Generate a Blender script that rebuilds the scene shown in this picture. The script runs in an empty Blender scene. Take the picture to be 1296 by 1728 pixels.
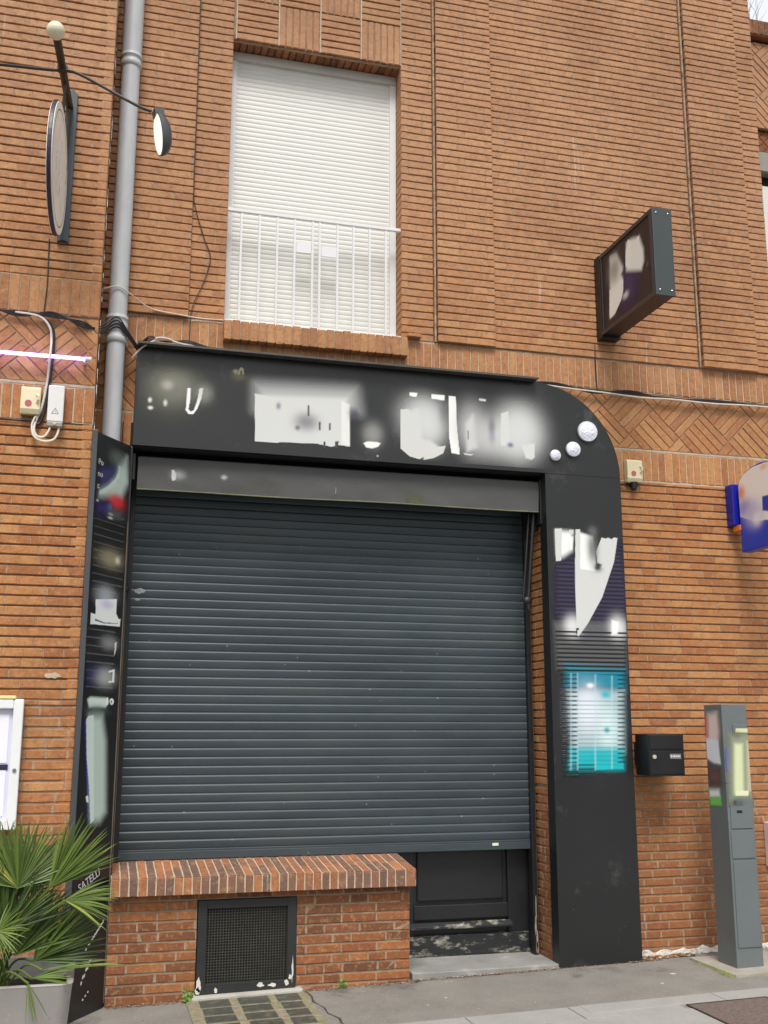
import bpy, math, random
import numpy as np
from mathutils import Vector, Matrix
C = bpy.context.scene
COL = C.collection
R = math.radians
random.seed(7)

# ------------------------------------------------------------------ camera
cam = bpy.data.objects.new('camera', bpy.data.cameras.new('camera'))
COL.objects.link(cam)
cr = Vector((0.9661179, -0.2580979, 0.0012611))
cu = Vector((-0.0529213, -0.1933093, 0.9797096))
cf = Vector((0.2526172, 0.9465817, 0.2004184))
m = Matrix((cr, cu, -cf)).transposed().to_4x4()
m.translation = Vector((0, 0, 1.6))
cam.matrix_world = m
cam.data.sensor_fit = 'VERTICAL'
cam.data.sensor_height = 24.0
cam.data.lens = 1777.66 / 1728 * 24.0
cam.data.clip_start = 0.05
cam.data.clip_end = 500
C.camera = cam

# ------------------------------------------------------------------ light
SUN_EL, SUN_AZ = 58, 192          # soft overcast daylight from the street side
w = bpy.data.worlds.new('World'); C.world = w; w.use_nodes = True
nt = w.node_tree; nt.nodes.clear()
sky = nt.nodes.new('ShaderNodeTexSky'); sky.sky_type = 'NISHITA'; sky.sun_disc = False
sky.sun_elevation = R(SUN_EL); sky.sun_rotation = R(SUN_AZ)
sky.dust_density = 3.0; sky.air_density = 1.0
hs = nt.nodes.new('ShaderNodeHueSaturation'); hs.inputs['Saturation'].default_value = 0.12
bg = nt.nodes.new('ShaderNodeBackground'); bg.inputs['Strength'].default_value = 0.08
wo = nt.nodes.new('ShaderNodeOutputWorld')
# uneven cloud cover: brighter over the roofs behind the facade
tcw = nt.nodes.new('ShaderNodeTexCoord'); sxw = nt.nodes.new('ShaderNodeSeparateXYZ'); nt.links.new(tcw.outputs['Generated'], sxw.inputs[0])
mrw = nt.nodes.new('ShaderNodeMapRange'); mrw.inputs['From Min'].default_value = .1; mrw.inputs['From Max'].default_value = .6; mrw.inputs['To Min'].default_value = 1; mrw.inputs['To Max'].default_value = 2.6
nt.links.new(sxw.outputs[1], mrw.inputs[0])
cln = nt.nodes.new('ShaderNodeTexNoise'); cln.inputs['Scale'].default_value = 3; cln.inputs['Detail'].default_value = 5; nt.links.new(tcw.outputs['Generated'], cln.inputs['Vector'])
clr = nt.nodes.new('ShaderNodeMapRange'); clr.inputs['To Min'].default_value = .75; clr.inputs['To Max'].default_value = 1.25; nt.links.new(cln.outputs[0], clr.inputs[0])
cm = nt.nodes.new('ShaderNodeMath'); cm.operation = 'MULTIPLY'; nt.links.new(mrw.outputs[0], cm.inputs[0]); nt.links.new(clr.outputs[0], cm.inputs[1])
vm = nt.nodes.new('ShaderNodeVectorMath'); vm.operation = 'SCALE'; nt.links.new(hs.outputs[0], vm.inputs[0]); nt.links.new(cm.outputs[0], vm.inputs['Scale'])
nt.links.new(sky.outputs[0], hs.inputs['Color']); nt.links.new(vm.outputs[0], bg.inputs[0]); nt.links.new(bg.outputs[0], wo.inputs[0])
sl = bpy.data.lights.new('sun', 'SUN'); sl.energy = 1.5; sl.angle = R(20); sl.color = (1.0, 0.97, 0.92)
so = bpy.data.objects.new('sun', sl); COL.objects.link(so)
az = R(SUN_AZ)
sd = Vector((math.sin(az) * math.cos(R(SUN_EL)), math.cos(az) * math.cos(R(SUN_EL)), math.sin(R(SUN_EL))))
so.rotation_euler = (-sd).to_track_quat('-Z', 'Y').to_euler()
so.location = sd * 40
C.view_settings.view_transform = 'Standard'; C.view_settings.look = 'None'
C.view_settings.gamma = 1.0; C.view_settings.use_curve_mapping = False
C.view_settings.exposure = 0.98

# ------------------------------------------------------------------ materials
def srgb(r, g, b):
    return tuple(((v/255)/12.92 if v/255 <= .04045 else ((v/255+.055)/1.055)**2.4) for v in (r, g, b))
MATS = {}
def mat(name, col, rough=.6, var=.12, scale=6, bump=0.0, bscale=80, metal=0.0, spec=.5, speck=None, dirt=None, emit=None, stretch=(1,1,1)):
    """paint/plastic/metal with uneven tone, optional grime patches and specks"""
    if name in MATS: return MATS[name]
    M = bpy.data.materials.new(name); M.use_nodes = True; MATS[name] = M
    n = M.node_tree.nodes; l = M.node_tree.links; b = n['Principled BSDF']
    b.inputs['Roughness'].default_value = rough; b.inputs['Metallic'].default_value = metal
    b.inputs['Specular IOR Level'].default_value = spec
    tc = n.new('ShaderNodeTexCoord'); mp = n.new('ShaderNodeMapping'); mp.inputs['Scale'].default_value = stretch
    l.new(tc.outputs['Object'], mp.inputs[0])
    nz = n.new('ShaderNodeTexNoise'); nz.inputs['Scale'].default_value = scale; nz.inputs['Detail'].default_value = 6
    nz.inputs['Roughness'].default_value = .65
    l.new(mp.outputs[0], nz.inputs['Vector'])
    mr = n.new('ShaderNodeMapRange'); mr.inputs['From Min'].default_value = .3; mr.inputs['From Max'].default_value = .7
    mr.inputs['To Min'].default_value = 1 - var; mr.inputs['To Max'].default_value = 1 + var
    l.new(nz.outputs[0], mr.inputs[0])
    mx = n.new('ShaderNodeMix'); mx.data_type = 'RGBA'; mx.blend_type = 'MULTIPLY'; mx.inputs[0].default_value = 1
    mx.inputs[6].default_value = (*col, 1); l.new(mr.outputs[0], mx.inputs[7])
    out = mx.outputs[2]
    if dirt:      # (colour, threshold, scale)
        dc, th, ds = dirt
        d = n.new('ShaderNodeTexNoise'); d.inputs['Scale'].default_value = ds; d.inputs['Detail'].default_value = 8; d.inputs['Roughness'].default_value = .7
        l.new(mp.outputs[0], d.inputs['Vector'])
        dr = n.new('ShaderNodeMapRange'); dr.inputs['From Min'].default_value = th; dr.inputs['From Max'].default_value = th + .12
        l.new(d.outputs[0], dr.inputs[0])
        m2 = n.new('ShaderNodeMix'); m2.data_type = 'RGBA'; l.new(dr.outputs[0], m2.inputs[0]); l.new(out, m2.inputs[6]); m2.inputs[7].default_value = (*dc, 1)
        out = m2.outputs[2]
    if speck:     # (colour, density threshold, scale)
        sc_, st, ss = speck[:3]
        v = n.new('ShaderNodeTexVoronoi'); v.inputs['Scale'].default_value = ss; l.new(tc.outputs['Object'], v.inputs['Vector'])
        lt = n.new('ShaderNodeMath'); lt.operation = 'LESS_THAN'; lt.inputs[1].default_value = st; l.new(v.outputs['Distance'], lt.inputs[0])
        wn = n.new('ShaderNodeSeparateColor'); l.new(v.outputs['Color'], wn.inputs[0])
        gt = n.new('ShaderNodeMath'); gt.operation = 'GREATER_THAN'; gt.inputs[1].default_value = speck[3] if len(speck) > 3 else .72; l.new(wn.outputs[0], gt.inputs[0])
        mu = n.new('ShaderNodeMath'); mu.operation = 'MULTIPLY'; l.new(lt.outputs[0], mu.inputs[0]); l.new(gt.outputs[0], mu.inputs[1])
        m3 = n.new('ShaderNodeMix'); m3.data_type = 'RGBA'; l.new(mu.outputs[0], m3.inputs[0]); l.new(out, m3.inputs[6]); m3.inputs[7].default_value = (*sc_, 1)
        out = m3.outputs[2]
    l.new(out, b.inputs['Base Color'])
    rr = n.new('ShaderNodeMapRange'); rr.inputs['To Min'].default_value = max(0, rough - .1); rr.inputs['To Max'].default_value = min(1, rough + .1)
    l.new(nz.outputs[0], rr.inputs[0]); l.new(rr.outputs[0], b.inputs['Roughness'])
    if bump:
        bn = n.new('ShaderNodeTexNoise'); bn.inputs['Scale'].default_value = bscale; bn.inputs['Detail'].default_value = 5
        l.new(mp.outputs[0], bn.inputs['Vector'])
        bu = n.new('ShaderNodeBump'); bu.inputs['Strength'].default_value = bump; bu.inputs['Distance'].default_value = .01
        l.new(bn.outputs[0], bu.inputs['Height']); l.new(bu.outputs[0], b.inputs['Normal'])
    if emit:
        b.inputs['Emission Color'].default_value = (*emit[0], 1); b.inputs['Emission Strength'].default_value = emit[1]
    return M

def brick_mat(name, ramp, low=True, pale=True, sat=1.0):
    M = bpy.data.materials.new(name); M.use_nodes = True; MATS[name] = M
    n = M.node_tree.nodes; l = M.node_tree.links; b = n['Principled BSDF']
    b.inputs['Roughness'].default_value = .88; b.inputs['Specular IOR Level'].default_value = .25
    at = n.new('ShaderNodeAttribute'); at.attribute_name = 'tone'; sp = n.new('ShaderNodeSeparateColor'); l.new(at.outputs['Color'], sp.inputs[0])
    tc = n.new('ShaderNodeTexCoord'); geo = n.new('ShaderNodeNewGeometry'); sx = n.new('ShaderNodeSeparateXYZ'); l.new(geo.outputs['Position'], sx.inputs[0])
    # each brick's own tone, blurred a little by mottling
    mo = n.new('ShaderNodeTexNoise'); mo.inputs['Scale'].default_value = 9; mo.inputs['Detail'].default_value = 5; l.new(tc.outputs['Object'], mo.inputs['Vector'])
    ad = n.new('ShaderNodeMath'); ad.operation = 'MULTIPLY_ADD'; ad.inputs[1].default_value = .5; l.new(mo.outputs[0], ad.inputs[0]); l.new(sp.outputs[0], ad.inputs[2])
    su = n.new('ShaderNodeMath'); su.operation = 'SUBTRACT'; su.inputs[1].default_value = .25; l.new(ad.outputs[0], su.inputs[0])
    cr_ = n.new('ShaderNodeValToRGB'); e = cr_.color_ramp.elements
    for i, (p, c) in enumerate(ramp):
        if i < 2: el = e[i]; el.position = p
        else: el = e.new(p)
        el.color = (*srgb(*c), 1)
    l.new(su.outputs[0], cr_.inputs[0]); out = cr_.outputs[0]
    def mixc(fac, col, mode='MIX'):
        nonlocal out
        x = n.new('ShaderNodeMix'); x.data_type = 'RGBA'; x.blend_type = mode
        l.new(fac, x.inputs[0]); l.new(out, x.inputs[6]); x.inputs[7].default_value = (*col, 1); out = x.outputs[2]
    def rng(sock, a, b_, c=0, d=1):
        r = n.new('ShaderNodeMapRange'); r.inputs['From Min'].default_value = a; r.inputs['From Max'].default_value = b_
        r.inputs['To Min'].default_value = c; r.inputs['To Max'].default_value = d; l.new(sock, r.inputs[0]); return r.outputs[0]
    def mul(a, b_):
        k = n.new('ShaderNodeMath'); k.operation = 'MULTIPLY'; l.new(a, k.inputs[0]); l.new(b_, k.inputs[1]); return k.outputs[0]
    # splash zone: darker red engineering bricks near the pavement
    if low:
        lo = rng(sx.outputs[2], 1.35, .55)
        mixc(mul(lo, rng(sp.outputs[1], 0, 1, .55, .95)), srgb(136, 80, 52))
    if pale:      # washed-out glare painted into the upper bricks, paler with height
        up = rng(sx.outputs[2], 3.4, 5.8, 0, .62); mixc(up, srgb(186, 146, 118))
    # soot in soft patches
    st = n.new('ShaderNodeTexNoise'); st.inputs['Scale'].default_value = 1.1; st.inputs['Detail'].default_value = 7; st.inputs['Roughness'].default_value = .6
    l.new(tc.outputs['Object'], st.inputs['Vector'])
    mixc(rng(st.outputs[0], .45, .75, 0, .5), srgb(126, 86, 60))
    # fine pitting
    fi = n.new('ShaderNodeTexNoise'); fi.inputs['Scale'].default_value = 70; fi.inputs['Detail'].default_value = 6; fi.inputs['Roughness'].default_value = .75
    l.new(tc.outputs['Object'], fi.inputs['Vector'])
    mixc(rng(fi.outputs[0], .54, .70, 0, .6), srgb(104, 62, 42)); mixc(rng(fi.outputs[0], .43, .3, 0, .5), srgb(222, 172, 128))
    f2 = n.new('ShaderNodeTexNoise'); f2.inputs['Scale'].default_value = 26; f2.inputs['Detail'].default_value = 4; f2.inputs['Roughness'].default_value = .7; l.new(tc.outputs['Object'], f2.inputs['Vector'])
    mixc(rng(f2.outputs[0], .52, .68, 0, .45), srgb(128, 80, 54)); mixc(rng(f2.outputs[0], .46, .33, 0, .4), srgb(206, 152, 108))
    # lime runs
    mp = n.new('ShaderNodeMapping'); mp.inputs['Scale'].default_value = (22, 22, 1.6); l.new(tc.outputs['Object'], mp.inputs[0])
    ru = n.new('ShaderNodeTexNoise'); ru.inputs['Scale'].default_value = 1; ru.inputs['Detail'].default_value = 3; l.new(mp.outputs[0], ru.inputs['Vector'])
    pa = n.new('ShaderNodeTexNoise'); pa.inputs['Scale'].default_value = 1.3; pa.inputs['Detail'].default_value = 2; l.new(tc.outputs['Object'], pa.inputs['Vector'])
    mixc(mul(rng(ru.outputs[0], .66, .74, 0, .6), rng(pa.outputs[0], .56, .64)), srgb(214, 200, 182))
    hv = n.new('ShaderNodeHueSaturation'); hv.inputs['Hue'].default_value = .503; hv.inputs['Saturation'].default_value = .98; hv.inputs['Value'].default_value = .98; l.new(out, hv.inputs['Color']); out = hv.outputs[0]
    l.new(out, b.inputs['Base Color'])
    bu = n.new('ShaderNodeBump'); bu.inputs['Strength'].default_value = .5; bu.inputs['Distance'].default_value = .006
    l.new(fi.outputs[0], bu.inputs['Height']); l.new(bu.outputs[0], b.inputs['Normal'])
    return M

RAMP = [(0.0, (160, 102, 66)), (1.0, (194, 140, 92)), (.2, (172, 112, 70)), (.4, (182, 120, 74)), (.6, (178, 122, 80)), (.8, (188, 130, 82))]
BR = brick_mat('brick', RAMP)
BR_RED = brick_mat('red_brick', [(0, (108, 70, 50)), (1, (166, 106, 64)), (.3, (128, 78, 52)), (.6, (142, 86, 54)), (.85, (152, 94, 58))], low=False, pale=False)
BR_LEDGE = brick_mat('ledge_brick', [(0, (104, 84, 76)), (1, (172, 114, 78)), (.3, (120, 92, 80)), (.55, (140, 98, 78)), (.8, (158, 98, 68))], low=False, pale=False)
MO = mat('mortar', srgb(158, 134, 110), .95, .25, 14, .6, 60, dirt=(srgb(110, 92, 78), .6, 5))
MO_PALE = mat('pale_mortar', srgb(184, 168, 146), .95, .2, 14, .5, 60, dirt=(srgb(150, 132, 110), .6, 7))
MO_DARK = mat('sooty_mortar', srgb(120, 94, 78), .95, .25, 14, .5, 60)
BLACK = mat('anthracite_panel', srgb(32, 33, 34), .36, .08, 2.5, .03, 300, dirt=(srgb(66, 66, 66), .6, 3), speck=(srgb(140, 140, 136), .045, 5))
BLACK2 = mat('black_painted_wood', srgb(27, 28, 31), .45, .15, 5, .15, 60)
DARK = mat('black_metal', srgb(30, 29, 29), .45, .2, 8)
RECESS = mat('dark_recess', srgb(22, 22, 23), .8, .2, 6)
WHITE = mat('white_lacquer', srgb(222, 222, 222), .4, .03, 6)
TEXTW = mat('white_vinyl', srgb(205, 206, 204), .5, .03, 6)
CREAM = mat('cream_plastic', srgb(226, 214, 178), .45, .06, 9, dirt=(srgb(170, 150, 110), .66, 8))
GREYPL = mat('light_grey_plastic', srgb(222, 220, 218), .45, .04, 8)
CABLE_B = mat('black_cable', srgb(34, 32, 34), .6, .2, 20)
CABLE_W = mat('white_cable', srgb(216, 208, 196), .6, .15, 20)
CONC = mat('concrete', srgb(150, 147, 140), .9, .18, 5, .5, 90, dirt=(srgb(110, 106, 98), .58, 9))

# ------------------------------------------------------------------ mesh helpers
def tag(o, label=None, cat=None, group=None, kind=None):
    if label: o['label'] = label
    if cat: o['category'] = cat
    if group: o['group'] = group
    if kind: o['kind'] = kind
    return o
def thing(name, label, cat, loc=(0, 0, 0), group=None):
    o = bpy.data.objects.new(name, None); COL.objects.link(o); o.location = loc; o.empty_display_size = .1
    tag(o, label, cat, group); return o

class MB:
    def __init__(s): s.v = []; s.f = []; s.m = []; s.c = []; s.cur = (0.5, 0.5, 0); s.mi = 0
    def quad(s, *p):
        i = len(s.v); s.v += [tuple(q) for q in p]; s.f.append(tuple(range(i, i+len(p)))); s.m.append(s.mi); s.c.append(s.cur)
    def faces(s, vs, fs):
        i = len(s.v); s.v += [tuple(q) for q in vs]
        for f in fs: s.f.append(tuple(i+k for k in f)); s.m.append(s.mi); s.c.append(s.cur)
    def box(s, x0, x1, y0, y1, z0, z1):
        s.faces([(x0,y0,z0),(x1,y0,z0),(x1,y1,z0),(x0,y1,z0),(x0,y0,z1),(x1,y0,z1),(x1,y1,z1),(x0,y1,z1)],
                [(0,3,2,1),(4,5,6,7),(0,1,5,4),(1,2,6,5),(2,3,7,6),(3,0,4,7)])
    def obox(s, c, ax, ay, az_, hx, hy, hz):
        c = Vector(c); vs = []
        for k in ((-1,-1,-1),(1,-1,-1),(1,1,-1),(-1,1,-1),(-1,-1,1),(1,-1,1),(1,1,1),(-1,1,1)):
            vs.append(c + ax*k[0]*hx + ay*k[1]*hy + az_*k[2]*hz)
        s.faces(vs, [(0,3,2,1),(4,5,6,7),(0,1,5,4),(1,2,6,5),(2,3,7,6),(3,0,4,7)])
    def tube(s, pts, r, n=8, cap=True):
        pts = [Vector(p) for p in pts]; rs = r if isinstance(r, (list, tuple)) else [r]*len(pts)
        rings = []; up = None
        for i, p in enumerate(pts):
            d = (pts[min(i+1, len(pts)-1)] - pts[max(i-1, 0)]).normalized()
            if up is None:
                up = d.orthogonal().normalized()
            else:
                up = (up - d*up.dot(d)); up = up.normalized() if up.length > 1e-6 else d.orthogonal().normalized()
            q = d.cross(up)
            rings.append([p + (up*math.cos(2*math.pi*k/n) + q*math.sin(2*math.pi*k/n))*rs[i] for k in range(n)])
        vs = [v for rg in rings for v in rg]; fs = []
        for i in range(len(pts)-1):
            for k in range(n):
                fs.append((i*n+k, i*n+(k+1) % n, (i+1)*n+(k+1) % n, (i+1)*n+k))
        if cap: fs += [tuple(range(n-1, -1, -1)), tuple((len(pts)-1)*n+k for k in range(n))]
        s.faces(vs, fs)
    def sphere(s, c, r, n=16, sx=1, sy=1, sz=1):
        vs = []; fs = []
        for i in range(n//2+1):
            t = math.pi*i/(n//2)
            for k in range(n):
                a = 2*math.pi*k/n
                vs.append((c[0]+sx*r*math.sin(t)*math.cos(a), c[1]+sy*r*math.sin(t)*math.sin(a), c[2]+sz*r*math.cos(t)))
        for i in range(n//2):
            for k in range(n): fs.append((i*n+k, (i+1)*n+k, (i+1)*n+(k+1) % n, i*n+(k+1) % n))
        s.faces(vs, fs)
    def prism(s, poly, ax, a0, a1):
        """poly of 2D points extruded along axis ax ('y': (x,z); 'x': (y,z); 'z': (x,y))"""
        def P(p, a): return {'y': (p[0], a, p[1]), 'x': (a, p[0], p[1]), 'z': (p[0], p[1], a)}[ax]
        n = len(poly); vs = [P(p, a0) for p in poly] + [P(p, a1) for p in poly]
        fs = [tuple(range(n)), tuple(range(2*n-1, n-1, -1))] + [(i, i+n, (i+1) % n+n, (i+1) % n) for i in range(n)]
        s.faces(vs, fs)
    def disc(s, c, ax, ay, az_, r, t, n=48, rim=0.0):
        """disc with axis az_, thickness t"""
        c = Vector(c); vs = []
        for sg in (-.5, .5):
            for k in range(n):
                a = 2*math.pi*k/n; vs.append(c + (ax*math.cos(a) + ay*math.sin(a))*r + az_*t*sg)
        s.faces(vs, [tuple(range(n-1, -1, -1)), tuple(range(n, 2*n))] + [(k, (k+1) % n, (k+1) % n+n, k+n) for k in range(n)])
    def build(s, name, mats, parent=None, bevel=0, smooth=False, seg=2, tones=False):
        me = bpy.data.meshes.new(name); me.from_pydata(s.v, [], s.f)
        for mm in (mats if isinstance(mats, (list, tuple)) else [mats]): me.materials.append(mm)
        me.polygons.foreach_set('material_index', s.m)
        if tones:
            ca = me.color_attributes.new('tone', 'FLOAT_COLOR', 'CORNER')
            arr = []
            for f, c in zip(s.f, s.c): arr += [c[0], c[1], c[2], 1.0] * len(f)
            ca.data.foreach_set('color', arr)
        if smooth:
            me.polygons.foreach_set('use_smooth', [True]*len(me.polygons))
            try: me.set_sharp_from_angle(angle=R(40))
            except Exception: pass
        me.update()
        o = bpy.data.objects.new(name, me); COL.objects.link(o)
        if parent:
            o.parent = parent; o.location = -parent.matrix_world.translation if parent.type != 'EMPTY' else -Vector(parent.location)
            if parent.type == 'MESH': o.location = (0, 0, 0)
        if bevel:
            b = o.modifiers.new('bevel', 'BEVEL'); b.width = bevel; b.segments = seg; b.limit_method = 'ANGLE'; b.angle_limit = R(40)
        return o

def smooth_path(pts, k=6):
    pts = [Vector(p) for p in pts]; out = []
    for i in range(len(pts)-1):
        p0 = pts[max(i-1, 0)]; p1 = pts[i]; p2 = pts[i+1]; p3 = pts[min(i+2, len(pts)-1)]
        for j in range(k):
            t = j/k
            out.append(.5*((2*p1)+(-p0+p2)*t+(2*p0-5*p1+4*p2-p3)*t*t+(-p0+3*p1-3*p2+p3)*t**3))
    out.append(pts[-1]); return out

# ------------------------------------------------------------------ brickwork
X, Y, Z = Vector((1, 0, 0)), Vector((0, 1, 0)), Vector((0, 0, 1))
class Frame:
    def __init__(s, o, u, v, n): s.o = Vector(o); s.u = u; s.v = v; s.n = n
    def p(s, a, b, c): return s.o + s.u*a + s.v*b + s.n*c
rnd = random.Random(3)
def jit(a): return rnd.uniform(-a, a)
def brick(mb, F, quad, depth=.05, proud=0.0, chip=True, j=.0013):
    """one brick: quad = 4 (u,v) corners ccw; chamfered front, uneven long edges"""
    mb.mi = 0; mb.cur = (rnd.random(), rnd.random(), 0)
    c = .0035; pf = proud + jit(.0012)
    cu_ = sum(q[0] for q in quad)/4; cv_ = sum(q[1] for q in quad)/4
    L = math.dist(quad[0], quad[1]); H = math.dist(quad[1], quad[2])
    e1 = ((quad[1][0]-quad[0][0])/L, (quad[1][1]-quad[0][1])/L); e2 = ((quad[3][0]-quad[0][0])/H, (quad[3][1]-quad[0][1])/H)
    # ring with subdivided long edges
    ns = max(1, int(round(L/.07))); nh = max(1, int(round(H/.07)))
    outer = []; inner = []
    def add(a, b_, ia, ib):
        outer.append((quad[0][0]+e1[0]*a+e2[0]*b_+jit(j), quad[0][1]+e1[1]*a+e2[1]*b_+jit(j)))
        inner.append((outer[-1][0]+e1[0]*ia*c+e2[0]*ib*c, outer[-1][1]+e1[1]*ia*c+e2[1]*ib*c))
    for i in range(ns): add(L*i/ns, 0, 1 if i == 0 else 0, 1)
    for i in range(nh): add(L, H*i/nh, -1, 1 if i == 0 else 0)
    for i in range(ns): add(L*(1-i/ns), H, -1 if i == 0 else 0, -1)
    for i in range(nh): add(0, H*(1-i/nh), 1, -1 if i == 0 else 0)
    n = len(outer)
    if chip and rnd.random() < .06:
        k = rnd.choice([0, ns, ns+nh, 2*ns+nh]) % n; a = rnd.uniform(.25, .5)
        ic = inner[k]; inner[k] = (ic[0]+(cu_-ic[0])*a*.35, ic[1]+(cv_-ic[1])*a*.6)
    vs = [F.p(a, b_, pf+jit(.0006)) for a, b_ in inner] + [F.p(a, b_, pf-c) for a, b_ in outer] + [F.p(a, b_, pf-depth) for a, b_ in outer]
    fs = [tuple(range(n))]
    for i in range(n):
        k = (i+1) % n
        fs.append((i, i+n, k+n, k)); fs.append((i+n, i+2*n, k+2*n, k+n))
    mb.faces(vs, fs)
def rect(u0, u1, v0, v1): return [(u0, v0), (u1, v0), (u1, v1), (u0, v1)]
def plate(mb, F, u0, u1, v0, v1, n0, n1, mi=1):
    mb.mi = mi; mb.cur = (.5, .5, 0)
    vs = [F.p(u, v, n) for n in (n0, n1) for u, v in rect(u0, u1, v0, v1)]
    mb.faces(vs, [(0,1,2,3),(7,6,5,4),(0,4,5,1),(1,5,6,2),(2,6,7,3),(3,7,4,0)])
def free(u0, u1, holes, v):
    seg = [(u0, u1)]
    for h in holes:
        if h[2] < v < h[3]:
            ns = []
            for a, b_ in seg:
                if h[1] <= a or h[0] >= b_: ns.append((a, b_))
                else:
                    if h[0] > a: ns.append((a, h[0]))
                    if h[1] < b_: ns.append((h[1], b_))
            seg = ns
    return [q for q in seg if q[1]-q[0] > .012]
def running(mb, F, u0, u1, v0, v1, pitch=.0577, holes=(), lens=(.22, .22, .11, .22, .165), bj=.0095, hj=.006, off=0, strip=.004, depth=.06, low=None):
    k = 0; v = v0
    while v < v1 - .012:
        b = bj
        top = min(v+pitch-b, v1-.001)
        for a, b_ in free(u0, u1, holes, (v+top)/2):
            st = strip
            plate(mb, F, a+.001, b_-.001, v+.002, top-.002, -st-.02, -st, 1)
            u = a - rnd.choice((0, 0, .055, .11, .165)) - (.055 if (k % 2) else 0)
            while u < b_ - .004:
                L = rnd.choice(lens); x0 = max(u, a); x1 = min(u+L, b_)
                if x1 - x0 > .03 or (x1-x0 > .012 and x0 > a and x1 == b_): brick(mb, F, rect(x0, x1, v, top), depth)
                elif x1-x0 > .006 and x0 == a: brick(mb, F, rect(x0, x1, v, top), depth)
                u += L + hj
        v += pitch; k += 1
def backing(mb, F, u0, u1, v0, v1, d, holes=(), mi=1, thick=.03):
    """mortar plane behind the brick faces, cut round the holes"""
    us = sorted({u0, u1, *[min(max(h[0], u0), u1) for h in holes], *[min(max(h[1], u0), u1) for h in holes]})
    vs = sorted({v0, v1, *[min(max(h[2], v0), v1) for h in holes], *[min(max(h[3], v0), v1) for h in holes]})
    for i in range(len(us)-1):
        for k in range(len(vs)-1):
            cu_, cv_ = (us[i]+us[i+1])/2, (vs[k]+vs[k+1])/2
            if any(h[0] < cu_ < h[1] and h[2] < cv_ < h[3] for h in holes): continue
            if us[i+1]-us[i] < 1e-6 or vs[k+1]-vs[k] < 1e-6: continue
            mb.mi = mi; mb.cur = (.5, .5, 0)
            mb.quad(*[F.p(a, b_, -d) for a, b_ in rect(us[i], us[i+1], vs[k], vs[k+1])])
def soldiers(mb, F, u0, u1, v0, v1, pitch=.0605, gap=.0095, strip=.004, holes=(), depth=.06, proud=0):
    n = max(1, int(round((u1-u0)/pitch))); p = (u1-u0)/n
    for a, b_ in free(u0, u1, holes, (v0+v1)/2): plate(mb, F, a, b_, v0, v1, -strip-.02+proud, -strip+proud, 1)
    for i in range(n):
        a = u0+i*p+gap/2; b_ = a+p-gap
        if any(h[0] < (a+b_)/2 < h[1] and h[2] < (v0+v1)/2 < h[3] for h in holes): continue
        dv = jit(.003); brick(mb, F, [(b_, v0+.004+dv), (b_, v1-.005+dv), (a, v1-.005+dv), (a, v0+.004+dv)], depth, proud)
def clip(poly, u0, u1, v0, v1):
    def cl(ps, f, g):
        out = []
        for i in range(len(ps)):
            a, b_ = ps[i], ps[(i+1) % len(ps)]; fa, fb = f(a), f(b_)
            if fa >= 0: out.append(a)
            if (fa >= 0) != (fb >= 0):
                t = fa/(fa-fb); out.append((a[0]+(b_[0]-a[0])*t, a[1]+(b_[1]-a[1])*t))
        return out
    for f in (lambda q: q[0]-u0, lambda q: u1-q[0], lambda q: q[1]-v0, lambda q: v1-q[1]):
        poly = cl(poly, f, None)
        if len(poly) < 3: return []
    return poly
def diag(mb, F, u0, u1, v0, v1, n=4, pitch=.0605, gap=.0085, holes=(), phase=(0, 0)):
    """basket weave of n-brick blocks turned 45 degrees"""
    B = n*pitch; s = math.sqrt(.5)
    plate(mb, F, u0, u1, v0, v1, -.03, -.0065, 1)
    ou, ov = u0+phase[0], v0+phase[1]
    K = int((u1-u0+v1-v0)/B)+4
    for i in range(-K, K):
        for j in range(-K, K):
            for k in range(n):
                if (i+j) % 2 == 0: a0, a1, b0, b1 = i*B+gap/2, (i+1)*B-gap/2, j*B+k*pitch+gap/2, j*B+(k+1)*pitch-gap/2
                else: a0, a1, b0, b1 = i*B+k*pitch+gap/2, i*B+(k+1)*pitch-gap/2, j*B+gap/2, (j+1)*B-gap/2
                q = [(a0, b0), (a1, b0), (a1, b1), (a0, b1)]
                q = [(ou+(a-b_)*s, ov+(a+b_)*s) for a, b_ in q]
                cx = sum(t[0] for t in q)/4; cy = sum(t[1] for t in q)/4
                if cx < u0-.25 or cx > u1+.25 or cy < v0-.25 or cy > v1+.25: continue
                if any(h[0] < cx < h[1] and h[2] < cy < h[3] for h in holes): continue
                inside = all(u0+.002 < t[0] < u1-.002 and v0+.002 < t[1] < v1-.002 for t in q)
                if inside: brick(mb, F, q, .05)
                else:
                    pq = clip(q, u0+.003, u1-.003, v0+.003, v1-.003)
                    if len(pq) < 3: continue
                    ar = abs(sum(pq[t][0]*pq[(t+1) % len(pq)][1]-pq[(t+1) % len(pq)][0]*pq[t][1] for t in range(len(pq))))/2
                    if ar < 2e-4: continue
                    mb.mi = 0; mb.cur = (rnd.random(), rnd.random(), 0); m_ = len(pq)
                    vs = [F.p(a, b_, 0) for a, b_ in pq]+[F.p(a, b_, -.04) for a, b_ in pq]
                    mb.faces(vs, [tuple(range(m_))]+[(t, t+m_, (t+1) % m_+m_, (t+1) % m_) for t in range(m_)])
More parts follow.
